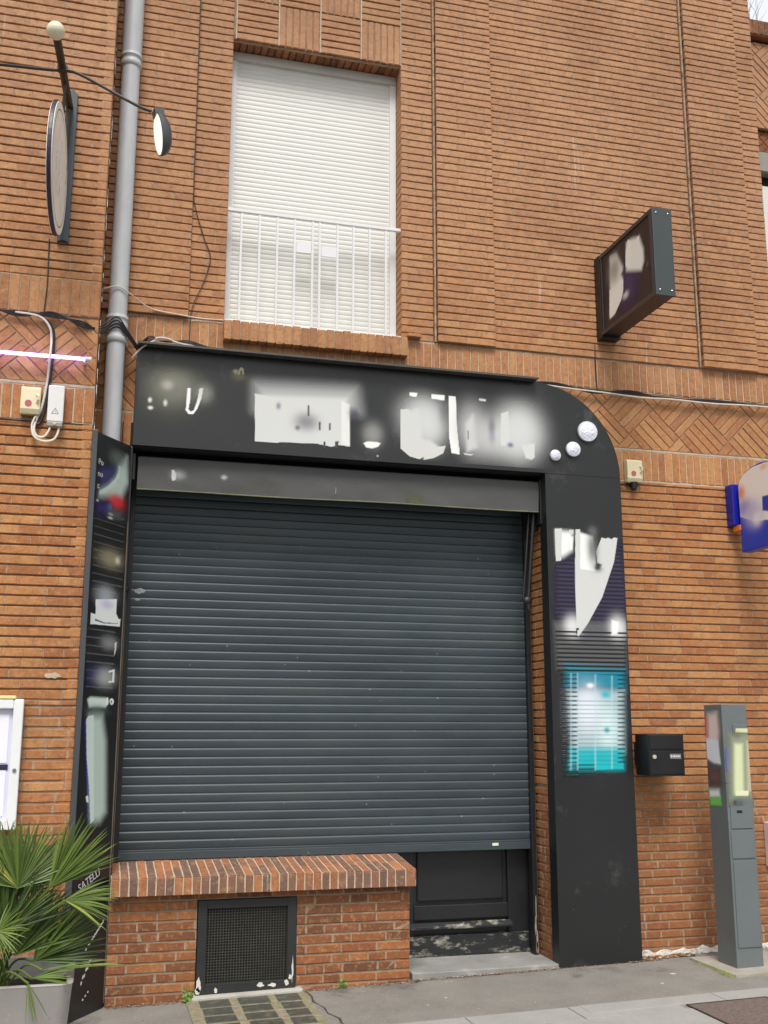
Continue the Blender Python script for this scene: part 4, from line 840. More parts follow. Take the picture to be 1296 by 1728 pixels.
# ------------------------------------------------------------------ round blue blade sign at right edge
t = thing('round_blade_sign', 'blue and white round-topped sign on a blue wall bracket at the right edge', 'projecting sign', (4.70, 7.0, 2.9))
def sig(y0, z0): return [(6.88, 2.895), (6.88, 3.40), (6.86, 3.445), (6.80, 3.485), (6.70, 3.515), (6.58, 3.525), (6.46, 3.51), (6.35, 3.47), (6.26, 3.40), (6.21, 3.31), (6.19, 3.2), (6.19, 2.895)]
b = MB(); b.prism(sig(0, 0), 'x', 4.631, 4.71); b.build('sign_body', mat('sign_blue', srgb(12, 62, 190), .35, .08, 4), t, bevel=.003)
b = MB(); b.box(4.595, 4.70, 6.905, 6.998, 3.11, 3.43); b.build('bracket', mat('bracket_blue', srgb(22, 32, 150), .35, .08, 4), t, bevel=.006)
b = MB(); b.box(4.62, 4.69, 6.87, 6.96, 3.065, 3.108); b.build('bracket_foot', mat('orange_paint', srgb(226, 126, 40), .4, .1, 5), t, bevel=.004)
lay = []
for L in GFX['blue']:
    L = list(L)
    if L[0] == 'B': L[3] = (-L[3][0], L[3][1])
    else: L[4] = [(-p[0], p[1]) for p in L[4]]
    lay.append(L)
lay = [('P', srgb(12, 62, 190), .0012, 1, [(-6.875, 2.9), (-6.20, 2.9), (-6.20, 3.2), (-6.875, 3.2)]), ('P', srgb(246, 242, 236), .0012, 1, [(-6.872, 3.17), (-6.872, 3.395), (-6.855, 3.44), (-6.80, 3.48), (-6.70, 3.508), (-6.58, 3.518), (-6.46, 3.503), (-6.35, 3.463), (-6.265, 3.395), (-6.215, 3.30), (-6.2, 3.2), (-6.3, 3.12), (-6.5, 3.08), (-6.7, 3.10)])] + [L for L in lay if L[0] == 'B' or len(L[4]) == 4]
gfx_mesh('sign_print', lay, Frame((4.631, 0, 0), -Y, Z, -X), -6.87, -6.2, 2.9, 3.51, srgb(20, 50, 150), (.006, .006), t, rough=.35)
# trim the print to the rounded outline
gm = [o for o in t.children if o.name.startswith('sign_print')][0]

# ------------------------------------------------------------------ drainpipe
t = thing('drainpipe', 'grey metal drainpipe with ringed collars running down beside the shop front', 'drainpipe', (-.012, 6.88, 3.2))
ZN = mat('weathered_zinc', srgb(186, 189, 192), .5, .14, 3, .08, 60, dirt=(srgb(150, 153, 156), .58, 3.5), stretch=(2, 2, .5))
b = MB(); b.tube([(-.012, 6.88, 6.20), (-.012, 6.88, 9.4)], .069, 32); b.tube([(-.012, 6.88, 4.20), (-.012, 6.88, 6.22)], .063, 32); b.tube([(-.012, 6.88, .02), (-.012, 6.88, 4.22)], .060, 32)
b.build('pipe', ZN, t, smooth=True)
for z in (6.20, 4.155, 4.245, 1.9):
    b = MB()
    b.tube([(-.012, 6.88, z-.055), (-.012, 6.88, z-.045), (-.012, 6.88, z-.02), (-.012, 6.88, z-.012), (-.012, 6.88, z+.012), (-.012, 6.88, z+.022), (-.012, 6.88, z+.045)], [.066, .074, .074, .069, .069, .076, .070], 32)
    b.build('collar', ZN, t, smooth=True)
for z in (5.62, 4.09): b = MB(); b.box(-.03, .006, 6.94, 6.97, z, z+.025); b.build('wall_clip', DARK, t)

# ------------------------------------------------------------------ left neighbour building
nb = thing('neighbour_building', 'brick building with herringbone band standing forward at the left edge', 'building', (-1.2, 6.6, 0))
NY = 6.52; NX0, NX1 = -2.6, -.122; FN = FR(NY)
b = MB()
running(b, FN, NX0, NX1, -.0905, 1.75, pitch=.0605, bj=.013, hj=.010, strip=.002, lens=(.228, .228, .11), off=0); backing(b, FN, NX0, NX1, -.15, 1.76, .0075)
running(b, FN, NX0, NX1, 1.76, 3.42, pitch=.0605, bj=.0105, hj=.005, strip=.003, lens=(.228, .228, .11)); backing(b, FN, NX0, NX1, 1.76, 3.43, .016)
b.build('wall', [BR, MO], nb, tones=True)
b = MB(); soldiers(b, FN, NX0, NX1, 3.432, 3.66, gap=.0085); plate(b, FN, NX0, NX1, 3.662, 3.680, -.02, -.002, 1); b.build('soldier_band', [BR, MO_PALE], nb, tones=True)
b = MB(); diag(b, FN, NX0, NX1, 3.68, 4.115, phase=(.2, .05), gap=.008); b.build('herringbone_band', [BR, MO], nb, tones=True)
b = MB(); soldiers(b, FN, NX0, NX1, 4.125, 4.37, gap=.0065, proud=.006); plate(b, FN, NX0, NX1, 4.115, 4.125, -.03, -.006, 1); b.build('soldier_band', [BR, MO], nb, tones=True)
b = MB(); running(b, FN, NX0, NX1, 4.375, H_, bj=.0095, hj=.0045, strip=.0025, lens=(.22, .22, .34, .11)); backing(b, FN, NX0, NX1, 4.37, H_, .018); b.build('wall', [BR, MO], nb, tones=True)
Fe = Frame((NX1, 0, 0), Y, Z, X)
b = MB(); running(b, Fe, 6.524, 7.08, .0, H_, bj=.0095, hj=.0045); backing(b, Fe, 6.53, 7.1, 0, H_, .016); b.build('corner_return', [BR, MO], nb, tones=True)
b = MB(); b.box(NX0, NX1-.05, 6.57, 7.6, -.1, H_-.01); b.build('core', MO_DARK, nb)

b = MB(); rp = random.Random(3); n_ = 14
b.prism([(-.262+.05*(.6+rp.random()*.6)*math.cos(6.283*i/n_), 1.895+.018*(.6+rp.random()*.7)*math.sin(6.283*i/n_)) for i in range(n_)][::-1], 'y', 6.514, 6.519); b.build('plaster_patch', MO_PALE, nb)
# ------------------------------------------------------------------ far wing at right, set back
fw = thing('rear_wing', 'set-back brick wing with herringbone gable, brick cornice and green roof behind the corner', 'building', (7.5, 7.35, 0))
WY = 7.36; FW = FR(WY)
b = MB(); diag(b, FW, 5.125, 7.6, 6.84, 7.70, n=5, phase=(.1, .1)); running(b, FW, 5.125, 5.27, 4.0, 6.83); backing(b, FW, 5.125, 5.27, 4.0, 6.84, .016); running(b, FW, 5.125, 7.6, .05, 4.4); backing(b, FW, 5.125, 7.6, 0, 4.4, .016); running(b, FW, 6.31, 7.6, 4.4, 6.62); backing(b, FW, 6.31, 7.6, 4.4, 6.62, .016)
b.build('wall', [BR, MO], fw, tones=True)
b = MB(); soldiers(b, FR(WY-.06), 5.14, 7.7, 7.74, 7.88, depth=.06); b.box(5.14, 7.7, WY-.05, WY+.4, 7.73, 7.885); b.build('cornice', [BR_RED, MO_DARK], fw, tones=True)
b = MB(); diag(b, FR(WY+.04), 5.125, 7.6, 6.63, 6.835, n=3, phase=(.1, .1)); b.build('lintel', [BR_RED, MO_DARK], fw, tones=True)
b = MB(); b.faces([(5.16, WY-.05, 7.89), (7.7, WY-.05, 7.89), (7.7, WY+1.2, 8.25), (5.16, WY+1.2, 8.25), (5.16, WY+1.2, 7.89), (7.7, WY+1.2, 7.89)], [(0,1,2,3),(0,3,4),(1,5,2),(3,2,5,4),(0,4,5,1)])
b.build('roof', mat('verdigris_sheet', srgb(98, 142, 124), .6, .15, 5), fw)
win = MB(); win.box(5.27, 5.33, WY+.06, WY+.12, 4.4, 6.34); wo_ = win.build('window', WHITE, fw, bevel=.003)
b = MB(); b.box(5.33, 6.3, WY+.09, WY+.11, 4.4, 6.33); b.build('blind', BLIND, wo_)
b = MB(); b.box(5.27, 6.3, WY+.03, WY+.14, 6.44, 6.625); b.build('blind_box', mat('box_grey', srgb(140, 138, 128), .6), wo_, bevel=.003)
b = MB(); b.box(5.27, 7.6, WY+.13, WY+1.1, 3.0, 7.7); b.build('core', RECESS, fw)
# bare twigs above the wing roof
t = thing('bare_tree', 'bare leafless twigs showing above the green roof at the top right corner', 'tree', (6.0, 9.6, 7.0))
BK = mat('bark', srgb(96, 84, 74), .9, .3, 20)
b = MB(); b.tube([(5.95, 9.6, 4.0), (6.0, 9.6, 8.6)], .05, 8); b.build('trunk', BK, t)
b = MB(); rt = random.Random(6)
def twig(p, d, L, r, n):
    pts = [p]; q = p
    for i in range(5):
        d = (d+Vector((rt.uniform(-.25, .25), rt.uniform(-.2, .2), rt.uniform(-.1, .2)))).normalized(); q = q+d*L/5; pts.append(q)
        if n and rt.random() < .8: twig(q, (d+Vector((rt.uniform(-.9, .9), rt.uniform(-.6, .6), rt.uniform(-.1, .8)))).normalized(), L*.62, r*.55, n-1)
    b.tube(pts, [r*(1-.13*i) for i in range(6)], 5)
for i in range(7): twig(Vector((6.0, 9.6, 7.6+.15*i)), Vector((rt.uniform(-1, .6), rt.uniform(-.4, .4), 1.0)).normalized(), 1.25, .014, 3)
b.build('branches', BK, t)

# ------------------------------------------------------------------ round hanging sign with lamps
t = thing('round_hanging_sign', 'cream oval-rimmed disc sign under a black bracket with white ball finial and two swan-neck lamps', 'hanging sign', (-.39, 6.52, 4.45))
IRON = mat('weathered_iron', srgb(46, 40, 30), .5, .3, 14, .2, 60)
b = MB(); wall_e = Vector((-.382, 6.50, 5.54)); tip = Vector((-.44, 5.74, 5.54))
b.tube([wall_e, tip], .024, 16); b.tube([(-.415, 6.06, 5.54), (-.413, 6.085, 5.54)], .034, 16); b.build('pole', IRON, t, smooth=True)
b = MB(); b.sphere(tip+Vector((-.002, -.03, 0)), .052, 24); b.build('ball_finial', mat('aged_white_ball', srgb(226, 220, 190), .5, .12, 10, dirt=(srgb(150, 144, 110), .6, 12)), t, smooth=True)
b = MB(); b.prism([(-.405, 4.60), (-.37, 4.615), (-.335, 4.60), (-.335, 5.64), (-.37, 5.68), (-.405, 5.64)], 'y', 6.488, 6.518); b.build('wall_plate', mat('blue_grey_iron', srgb(58, 70, 80), .5, .15, 8), t, bevel=.004)
b = MB(); b.tube([(-.385, 6.46, 5.5), (-.388, 6.42, 5.2), (-.388, 6.40, 4.95)], .018, 8); b.tube([(-.40, 6.20, 5.52), (-.402, 6.19, 5.30)], .010, 8); b.tube([(-.39, 6.49, 4.93), (-.39, 6.38, 4.93)], .010, 8); b.build('hanger', IRON, t, smooth=True)
az_ = R(4); da = Vector((math.sin(az_), math.cos(az_), 0)); dn = Vector((math.cos(az_), -math.sin(az_), 0)); dc = Vector((-.408, 6.10, 4.885))
b = MB(); b.disc(dc, da, Z, dn, .392, .024, 64); dk = b.build('disc', mat('navy_edge', srgb(44, 38, 58), .45, .1, 6), t, bevel=.003)
CR = mat('aged_cream', srgb(248, 244, 234), .55, .08, 5, dirt=(srgb(222, 212, 196), .58, 4))
for sg in (1, -1):
    c0 = dc+dn*sg*.0135
    b = MB(); b.disc(c0, da, Z, dn, .385, .004, 64); b.build('face', CR, dk)
    b = MB(); n_ = 64; vs = []
    for rr_ in (.335, .342):
        for i in range(n_):
            a = 6.28319*i/n_; vs.append(c0+dn*sg*.0026+(da*math.cos(a)+Z*math.sin(a))*rr_)
    fs = [(i, (i+1) % n_, n_+(i+1) % n_, n_+i) for i in range(n_)]
    b.faces(vs, fs); b.build('ring_line', mat('line_grey', srgb(96, 88, 80), .6), dk)
# faint drawn strokes on the face
b = MB(); rp = random.Random(9)
for i in range(16):
    p = dc+dn*.0162+da*rp.uniform(-.2, .2)+Z*rp.uniform(-.22, .22); q = p+da*rp.uniform(-.05, .05)+Z*rp.uniform(.02, .1)
    b.quad(p, p+da*.008, q+da*.008, q)
b.build('faint_drawing', mat('faint_grey', srgb(176, 166, 150), .6), dk)
for sg in (1, -1):
    b = MB(); arm0 = Vector((-.405, 6.03, 5.50))
    if sg > 0: path = [arm0, arm0+Vector((.10, -.03, -.03)), Vector((.02, 5.86, 5.24)), Vector((.118, 5.82, 5.185))]; hc = Vector((.165, 5.80, 5.03))
    else: path = [arm0, arm0+Vector((-.10, -.03, -.03)), Vector((-.83, 5.86, 5.36)), Vector((-.93, 5.82, 5.30))]; hc = Vector((-.98, 5.80, 5.13))
    b.tube(smooth_path(path, 5), .0095, 8); arm = b.build('lamp_arm', IRON, t, smooth=True)
    # lamp head: shallow oval dish facing the sign
    fdir = Vector((-.93*sg, -.2, -.16)).normalized(); ud = Vector((-.24*sg, .0, 1)); ud = (ud-fdir*ud.dot(fdir)).normalized(); sd_ = fdir.cross(ud)
    b = MB(); vs = []; n_ = 28; K = 7
    for k in range(K+1):
        q = k/K
        for i in range(n_):
            a = 6.28319*i/n_; rad = math.sin(q*math.pi/2)**.7
            vs.append(hc - fdir*(.075*math.cos(q*math.pi/2)) + (ud*.135*math.sin(a)+sd_*.085*math.cos(a))*rad)
    fs = [(k*n_+i, k*n_+(i+1) % n_, (k+1)*n_+(i+1) % n_, (k+1)*n_+i) for k in range(K) for i in range(n_)]
    b.faces(vs, fs)
    b.obox(hc+ud*.135-fdir*.02, ud, sd_, fdir, .022, .03, .028)
    hd = b.build('lamp_head', mat('lamp_grey', srgb(72, 76, 80), .45, .1, 8), t, smooth=True)
    b = MB(); vs = [hc+fdir*.001+(ud*.128*math.sin(6.28319*i/n_)+sd_*.079*math.cos(6.28319*i/n_)) for i in range(n_)]; b.faces(vs, [tuple(range(n_))])
    b.build('lens', mat('lit_lens', srgb(240, 238, 225), .3, .02, 4, emit=((1, .97, .88), .35)), hd)

# ------------------------------------------------------------------ neon tube
t = thing('light_tube', 'glowing violet-white light tube across the herringbone bricks at the left edge', 'light tube', (-.7, 6.45, 3.82))
b = MB(); b.tube([(-1.6, 6.455, 3.825), (-.165, 6.455, 3.828)], .0105, 16); b.build('tube', mat('violet_tube', (.6, .5, .95), .3, .02, 4, emit=((.34, .22, 1.0), 4.5)), t, smooth=True)
b = MB(); b.tube([(-.19, 6.455, 3.828), (-.152, 6.455, 3.828)], .015, 16); b.box(-.20, -.18, 6.465, 6.517, 3.81, 3.825); b.box(-1.1, -1.08, 6.465, 6.517, 3.81, 3.825); b.build('end_cap', mat('pale_cap', srgb(225, 220, 235), .5), t)

# ------------------------------------------------------------------ boxes on the left wall
def alarm_box(x0, x1, z0, z1, yb, d, label, name='alarm_box'):
    t = thing(name, label, 'alarm box', ((x0+x1)/2, yb, z0), 'cream alarm boxes with a red spot')
    b = MB(); b.prism([(yb, z0), (yb-d*.75, z0), (yb-d, z0+.03), (yb-d, z1-.01), (yb-d+.01, z1), (yb, z1)][::-1], 'x', x0, x1); b.build('casing', CREAM, t, bevel=.005)
    b = MB(); cxx = x0+(x1-x0)*.40; czz = z0+(z1-z0)*.38; b.disc((cxx, yb-d-.001, czz), X, Z, -Y, .02, .004, 24); b.build('red_spot', mat('faded_red', srgb(186, 92, 96), .6), t)
    b = MB(); b.tube([(x1-.022, yb-d, z1-.05), (x1-.012, yb-d-.02, z1-.062), (x1-.012, yb-d-.02, z1-.085), (x1-.02, yb-d, z1-.10)], .006, 8); b.build('catch', CREAM, t)
    b = MB(); b.box(x0+.006, x1-.006, yb-d*.7, yb, z0-.006, z0-.0002); b.build('underside', mat('brown_base', srgb(120, 100, 62), .7), t)
    return t
alarm_box(-.550, -.435, 3.455, 3.625, 6.515, .06, 'cream alarm box with red spot beside the grey junction box on the left wall')
a2 = alarm_box(3.742, 3.868, 3.405, 3.578, 6.998, .055, 'cream alarm box with red spot on the wall right of the curved shop front')
t = thing('cable_gland', 'small dark cable gland hanging under the cream alarm box at right', 'cable gland', (3.79, 6.96, 3.36))
b = MB(); b.tube([(3.80, 6.97, 3.402), (3.80, 6.965, 3.37), (3.795, 6.96, 3.35)], [.034, .026, .018], 12); b.tube([(3.76, 6.985, 3.39), (3.74, 6.975, 3.385), (3.70, 6.985, 3.39)], .008, 8); b.build('gland', DARK, t, smooth=True)
t = thing('junction_box', 'pale grey electrical junction box with a warning triangle on the left wall', 'junction box', (-.345, 6.515, 3.40))
b = MB(); b.box(-.392, -.298, 6.455, 6.517, 3.415, 3.645); b.build('casing', GREYPL, t, bevel=.006)
b = MB(); b.box(-.390, -.300, 6.452, 6.517, 3.385, 3.413); b.build('terminal_cover', mat('clear_cover', srgb(150, 146, 140), .3), t, bevel=.003)
b = MB(); b.disc((-.345, 6.449, 3.402), X, Z, -Y, .009, .006, 16); b.build('screw', mat('brass', srgb(212, 190, 120), .4), t)
b = MB()
for p, q in (((-.366, 3.465), (-.326, 3.465)), ((-.366, 3.465), (-.346, 3.500)), ((-.326, 3.465), (-.346, 3.500)), ((-.346, 3.474), (-.346, 3.487))): b.tube([(p[0], 6.4545, p[1]), (q[0], 6.4545, q[1])], .0012, 6)
b.build('warning_triangle', mat('black_ink', srgb(60, 58, 60), .6), t)

# ------------------------------------------------------------------ cables
def cable(name, label, paths, r, m_, group=None):
    b = MB()
    for p in paths: b.tube(smooth_path(p, 6), r, 6)
    o = b.build(name, m_, smooth=True); tag(o, label, 'cable', group); return o
cable('cable', 'bundle of black cables sagging along the left wall to the drainpipe', [
    [(-1.8, 6.50, 4.10), (-.9, 6.495, 4.098+k*.012), (-.60, 6.49, 4.112-k*.01), (-.40, 6.49, 4.094+k*.011), (-.22, 6.495, 4.085-k*.012), (-.12, 6.56, 4.05+k*.012), (-.085, 6.80, 4.14+k*.02), (-.01, 6.80, 4.19+k*.022), (.06, 6.83, 4.14+k*.012), (.13, 6.93, 4.085+k*.01)] for k in range(4)], .0048, CABLE_B)
cable('cable', 'tangle of black cables lying on top of the shop fascia', [
    [(.13, 6.93, 4.085+k*.008), (.20, 6.85, 4.125+.012*((k*3) % 4)), (.32, 6.83, 4.135-.008*(k % 2)), (.45, 6.84, 4.128+.012*((k+1) % 3)), (.60, 6.86, 4.118+.01*(k % 2)), (.80, 6.88, 4.114)] + [(1.0+.3*i, 6.93, 4.113) for i in range(7)] for k in range(4)], .0045, CABLE_B)
cable('cable', 'white cable scraps lying among the black cables on the fascia', [[(.10, 6.9, 4.02), (.16, 6.86, 4.085), (.24, 6.83, 4.128), (.33, 6.82, 4.135), (.42, 6.83, 4.122), (.56, 6.85, 4.113)], [(.24, 6.82, 4.142), (.29, 6.81, 4.146), (.35, 6.81, 4.136)]], .0065, CABLE_W)
cable('cable', 'black cable pair running along the herringbone band at right', [[(2.9, 6.965, 4.116), (3.2, 6.97, 4.112+k*.012), (3.5, 6.965, 4.104-k*.010), (3.8, 6.965, 4.100+k*.013), (4.1, 6.965, 4.098-k*.006), (4.5, 6.965, 4.092+k*.008), (5.0, 6.965, 4.099), (5.12, 6.965, 4.10), (5.20, 7.3, 4.10)] for k in range(3)], .0065, CABLE_B)
cable('cable', 'white cable twisted along the black pair at right', [[(3.05, 6.955, 4.112), (3.3, 6.955, 4.098), (3.6, 6.952, 4.088), (3.9, 6.952, 4.075), (4.15, 6.952, 4.083), (4.5, 6.952, 4.078), (4.8, 6.952, 4.088), (5.12, 6.952, 4.09)]], .006, CABLE_W)
cable('cable', 'thin black cable looping down the bricks left of the upstairs window', [[(.452, 6.965, 8.4), (.455, 6.965, 7.0), (.460, 6.965, 6.0), (.462, 6.965, 5.35), (.48, 6.98, 5.20), (.55, 6.99, 4.98), (.598, 6.99, 4.84), (.56, 6.99, 4.66), (.50, 6.985, 4.50), (.478, 6.985, 4.40), (.476, 6.985, 4.26), (.47, 6.97, 4.14)]], .0032, CABLE_B)
cable('cable', 'thin white cable slung from the drainpipe to the window sill', [[(-.11, 6.83, 4.46), (-.02, 6.805, 4.475), (.05, 6.83, 4.45), (.2, 6.955, 4.405), (.38, 6.96, 4.382), (.55, 6.985, 4.378), (.70, 6.985, 4.382)]], .0045, CABLE_W)
cable('cable', 'black cable dropping from the projecting box sign to the shop fascia', [[(3.538, 6.99, 4.52), (3.535, 6.985, 4.38), (3.538, 6.985, 4.2), (3.536, 6.97, 4.115)]], .005, CABLE_B)
cable('cable', 'black cable dropping from the round hanging sign', [[(-.452, 6.512, 4.62), (-.450, 6.512, 4.5), (-.446, 6.505, 4.3), (-.455, 6.50, 4.11)]], .004, CABLE_B)
cable('cable', 'thick black cable curving down the left wall behind the white one', [[(-.50, 6.495, 4.10), (-.42, 6.495, 4.06), (-.385, 6.498, 3.98), (-.385, 6.50, 3.8), (-.392, 6.50, 3.68), (-.41, 6.50, 3.50), (-.43, 6.50, 3.42), (-.455, 6.49, 3.40), (-.462, 6.48, 3.455)]], .009, CABLE_B)
cable('cable', 'white cable curving down the left wall to loop under the junction box', [[(-.62, 6.49, 4.105), (-.48, 6.485, 4.09), (-.415, 6.485, 4.03), (-.398, 6.487, 3.95), (-.396, 6.437, 3.82), (-.405, 6.485, 3.68), (-.425, 6.485, 3.52), (-.455, 6.485, 3.42), (-.462, 6.475, 3.36), (-.44, 6.47, 3.32), (-.40, 6.465, 3.32), (-.375, 6.465, 3.36), (-.372, 6.47, 3.39)]], .007, CABLE_W)
cable('cable', 'outer white cable looping from the alarm box to the junction box', [[(-.455, 6.48, 3.455), (-.475, 6.475, 3.39), (-.46, 6.465, 3.32), (-.41, 6.46, 3.29), (-.35, 6.46, 3.30), (-.325, 6.465, 3.34), (-.318, 6.475, 3.39)]], .007, CABLE_W)
cable('cable', 'thin grey cable running left from the cream alarm box', [[(-1.6, 6.505, 3.435), (-.9, 6.505, 3.43), (-.6, 6.505, 3.432), (-.52, 6.50, 3.44), (-.505, 6.49, 3.46)]], .004, mat('grey_cable', srgb(110, 106, 104), .6))

# ------------------------------------------------------------------ notice case
t = thing('notice_case', 'white framed glass notice case hanging on the left brick wall', 'notice case', (-.75, 6.5, 1.03))
nx0, nx1, nz0, nz1 = -1.12, -.410, 1.035, 1.757
b = MB(); fwid = .055
b.box(nx0, nx0+fwid, 6.455, 6.505, nz0, nz1); b.box(nx1-fwid, nx1, 6.455, 6.505, nz0, nz1); b.box(nx0+fwid, nx1-fwid, 6.455, 6.505, nz1-fwid, nz1); b.box(nx0+fwid, nx1-fwid, 6.455, 6.505, nz0, nz0+fwid)
b.build('frame', mat('white_frame', srgb(226, 228, 228), .35, .04, 6), t, bevel=.006)
b = MB(); b.box(nx0+.04, nx1-.04, 6.488, 6.505, nz0+.04, nz1-.04); b.build('backboard', mat('lilac_board', srgb(206, 206, 226), .6, .05, 5), t)
b = MB(); b.box(-.90, nx1-.075, 6.484, 6.4875, 1.11, 1.36); b.box(-.90, nx1-.075, 6.484, 6.4875, 1.40, 1.67); b.build('paper', mat('paper', srgb(230, 229, 238), .7, .03, 6), t)
b = MB(); b.box(-.90, nx1-.066, 6.482, 6.486, 1.362, 1.392); b.build('dark_strip', mat('navy_strip', srgb(38, 32, 62), .6), t)
b = MB(); b.box(-1.10, -.455, 6.45, 6.50, 1.758, 1.776); b.build('top_lip', mat('cream_lip', srgb(232, 216, 150), .5), t, bevel=.003)
b = MB(); b.tube([(-.437, 6.4545, 1.36), (-.437, 6.449, 1.36)], .011, 16); b.build('lock', mat('steel_lock', srgb(150, 150, 150), .3, .1, 9, metal=.7), t)

# ------------------------------------------------------------------ mailbox
t = thing('mailbox', 'black wall mailbox with round lock and small name plate right of the pillar', 'mailbox', (3.9, 6.9, 1.26))
MBM = mat('mailbox_black', srgb(27, 26, 29), .35, .12, 6, .05, 150)
MY = 6.71
b = MB(); b.box(3.678, 3.950, MY, 6.90, 1.278, 1.558); b.build('body', MBM, t, bevel=.005)
b = MB(); b.box(3.685, 3.945, MY-.006, MY-.0005, 1.288, 1.445); b.build('door', MBM, t, bevel=.003)
b = MB(); b.box(3.685, 3.945, MY-.008, MY-.0005, 1.455, 1.550); b.build('flap', MBM, t, bevel=.003)
b = MB(); b.tube([(3.715, MY-.006, 1.405), (3.715, MY-.014, 1.405)], .014, 20); b.build('lock', mat('lock_brass', srgb(206, 200, 170), .35, .1, 9, metal=.3), t)
b = MB(); b.box(3.835, 3.92, MY-.0085, MY-.006, 1.39, 1.425); b.build('name_plate', mat('name_plate', srgb(112, 112, 116), .4, .4, 60), t)
b = MB()
for k in range(6): b.box(3.840+k*.013, 3.849+k*.013, MY-.0095, MY-.0085, 1.40+.002*(k % 2), 1.413+.003*((k+1) % 2))
b.build('name_marks', TEXTW, t)

b = MB(); b.box(3.72, 3.91, 6.901, 6.998, 1.34, 1.50); b.build('wall_bracket', DARK, t)
# ------------------------------------------------------------------ parking meter
t = thing('payment_post', 'grey street payment post with coloured side notices on a pale pad', 'parking meter', (4.185, 6.54, .06))
PG = mat('post_grey', srgb(102, 109, 110), .45, .06, 4, .03, 150)
PGD = mat('post_grey_side', srgb(104, 110, 110), .45, .06, 4, .03, 150)
mx0, mx1, my0, my1 = 4.086, 4.283, 6.43, 6.65
b = MB(); b.box(mx0, mx1, my0, my1, gz(4.1)-.0, 1.235); b.box(mx0, mx1-.006, my0, my1, 1.236, 1.757); b.build('body', PG, t, bevel=.004)
b = MB(); b.box(mx0+.016, mx1-.012, my0-.006, my0-.0005, .20, .74); b.build('lower_door', PG, t, bevel=.002)
b = MB(); b.box(mx0+.012, mx1-.012, my0-.006, my0-.0005, .755, .935); b.build('middle_panel', PG, t, bevel=.002)
b = MB(); b.box(mx0+.018, mx1-.018, my0-.006, my0-.0005, .945, 1.20); b.build('coin_panel', PG, t, bevel=.002)
b = MB(); b.disc((4.142, my0-.008, 1.115), X, Z, -Y, .012, .006, 20); b.build('button', mat('button_grey', srgb(70, 76, 78), .4), t)
b = MB(); b.box(4.150, 4.192, my0-.008, my0-.006, 1.045, 1.062); b.build('slot', RECESS, t, bevel=.001)
gfx_mesh('front_print', GFX['meter_front'], FR(my0), mx0+.006, mx1-.012, 1.09, 1.62, srgb(112, 120, 121), (.004, .004), t, lift=.0075)
b = MB(); b.box(mx0+.075, mx1-.014, my0-.007, my0-.0005, 1.215, 1.625); b.build('keypad_panel', PG, t, bevel=.003)
lay = []
for L in GFX['meter_side']:
    L = list(L)
    if L[0] == 'B': L[3] = (-L[3][0], L[3][1])
    else: L[4] = [(-p[0], p[1]) for p in L[4]]
    lay.append(L)
gfx_mesh('side_notice', lay, Frame((mx0, 0, 0), -Y, Z, -X), -6.64, -6.44, 1.08, 1.72, srgb(108, 115, 116), (.004, .004), t, lift=.0015)
b = MB(); slopebox(b, 3.97, 4.55, 6.27, 6.82, .0, .034); tag(b.build('concrete_pad', mat('pad_concrete', srgb(158, 152, 140), .9, .15, 6, .5, 90, dirt=(srgb(146, 146, 92), .62, 7))), kind='structure')

# ------------------------------------------------------------------ framed board just inside the right edge
t = thing('framed_board', 'pale pink framed board low on the wall at the right edge', 'framed board', (4.95, 6.97, .5))
b = MB(); b.box(4.735, 4.745, 6.94, 6.998, .62, .93); b.box(5.08, 5.10, 6.94, 6.998, .62, .93); b.box(4.745, 5.08, 6.94, 6.998, .905, .93); b.box(4.745, 5.08, 6.94, 6.998, .62, .645); b.build('frame', mat('pink_white', srgb(226, 206, 204), .5), t, bevel=.003)
b = MB(); b.box(4.745, 5.08, 6.96, 6.997, .645, .905); b.build('board', mat('red_board', srgb(150, 44, 40), .5), t)

# ------------------------------------------------------------------ planter with fan palm
t = thing('planter', 'square tapered grey concrete planter holding the fan palm', 'planter', (-.33, 4.96, .02))
PLM = mat('grey_stoneware', srgb(158, 153, 149), .6, .1, 3, .1, 120, dirt=(srgb(112, 108, 104), .58, 5), speck=(srgb(176, 174, 168), .12, 40))
b = MB(); cx, cy = -.335, 4.985; ht, hb = .298, .245; zt, zb = .592, gz(-.3)+.02
def ring(h, z, r, n=5):
    o = []
    for qx, qy, a0 in ((1, 1, 0), (-1, 1, 90), (-1, -1, 180), (1, -1, 270)):
        for i in range(n+1):
            a = R(a0+90*i/n); o.append((cx+qx*(h-r)+r*math.cos(a), cy+qy*(h-r)+r*math.sin(a), z))
    return o
rings = [ring(hb, zb, .05), ring(hb+.004, zb+.02, .05), ring(ht-.004, zt-.012, .05), ring(ht, zt-.004, .05), ring(ht-.004, zt, .05), ring(ht-.024, zt, .035), ring(ht-.028, zt-.006, .03), ring(ht-.034, zt-.12, .03)]
n_ = len(rings[0]); vs = [v for r_ in rings for v in r_]
b.faces(vs, [(k*n_+i, k*n_+(i+1) % n_, (k+1)*n_+(i+1) % n_, (k+1)*n_+i) for k in range(len(rings)-1) for i in range(n_)])
b.faces(rings[0], [tuple(range(n_-1, -1, -1))])
b.build('pot', PLM, t, smooth=True)
b = MB(); rp = random.Random(1); g = 14
vs = [(cx-.27+.54*i/g, cy-.27+.54*k/g, zt-.085+rp.uniform(-.012, .012)) for k in range(g+1) for i in range(g+1)]
b.faces(vs, [(k*(g+1)+i, k*(g+1)+i+1, (k+1)*(g+1)+i+1, (k+1)*(g+1)+i) for k in range(g) for i in range(g)]); b.build('soil', mat('dark_soil', srgb(46, 36, 30), .95, .4, 30, 1, 60), t)

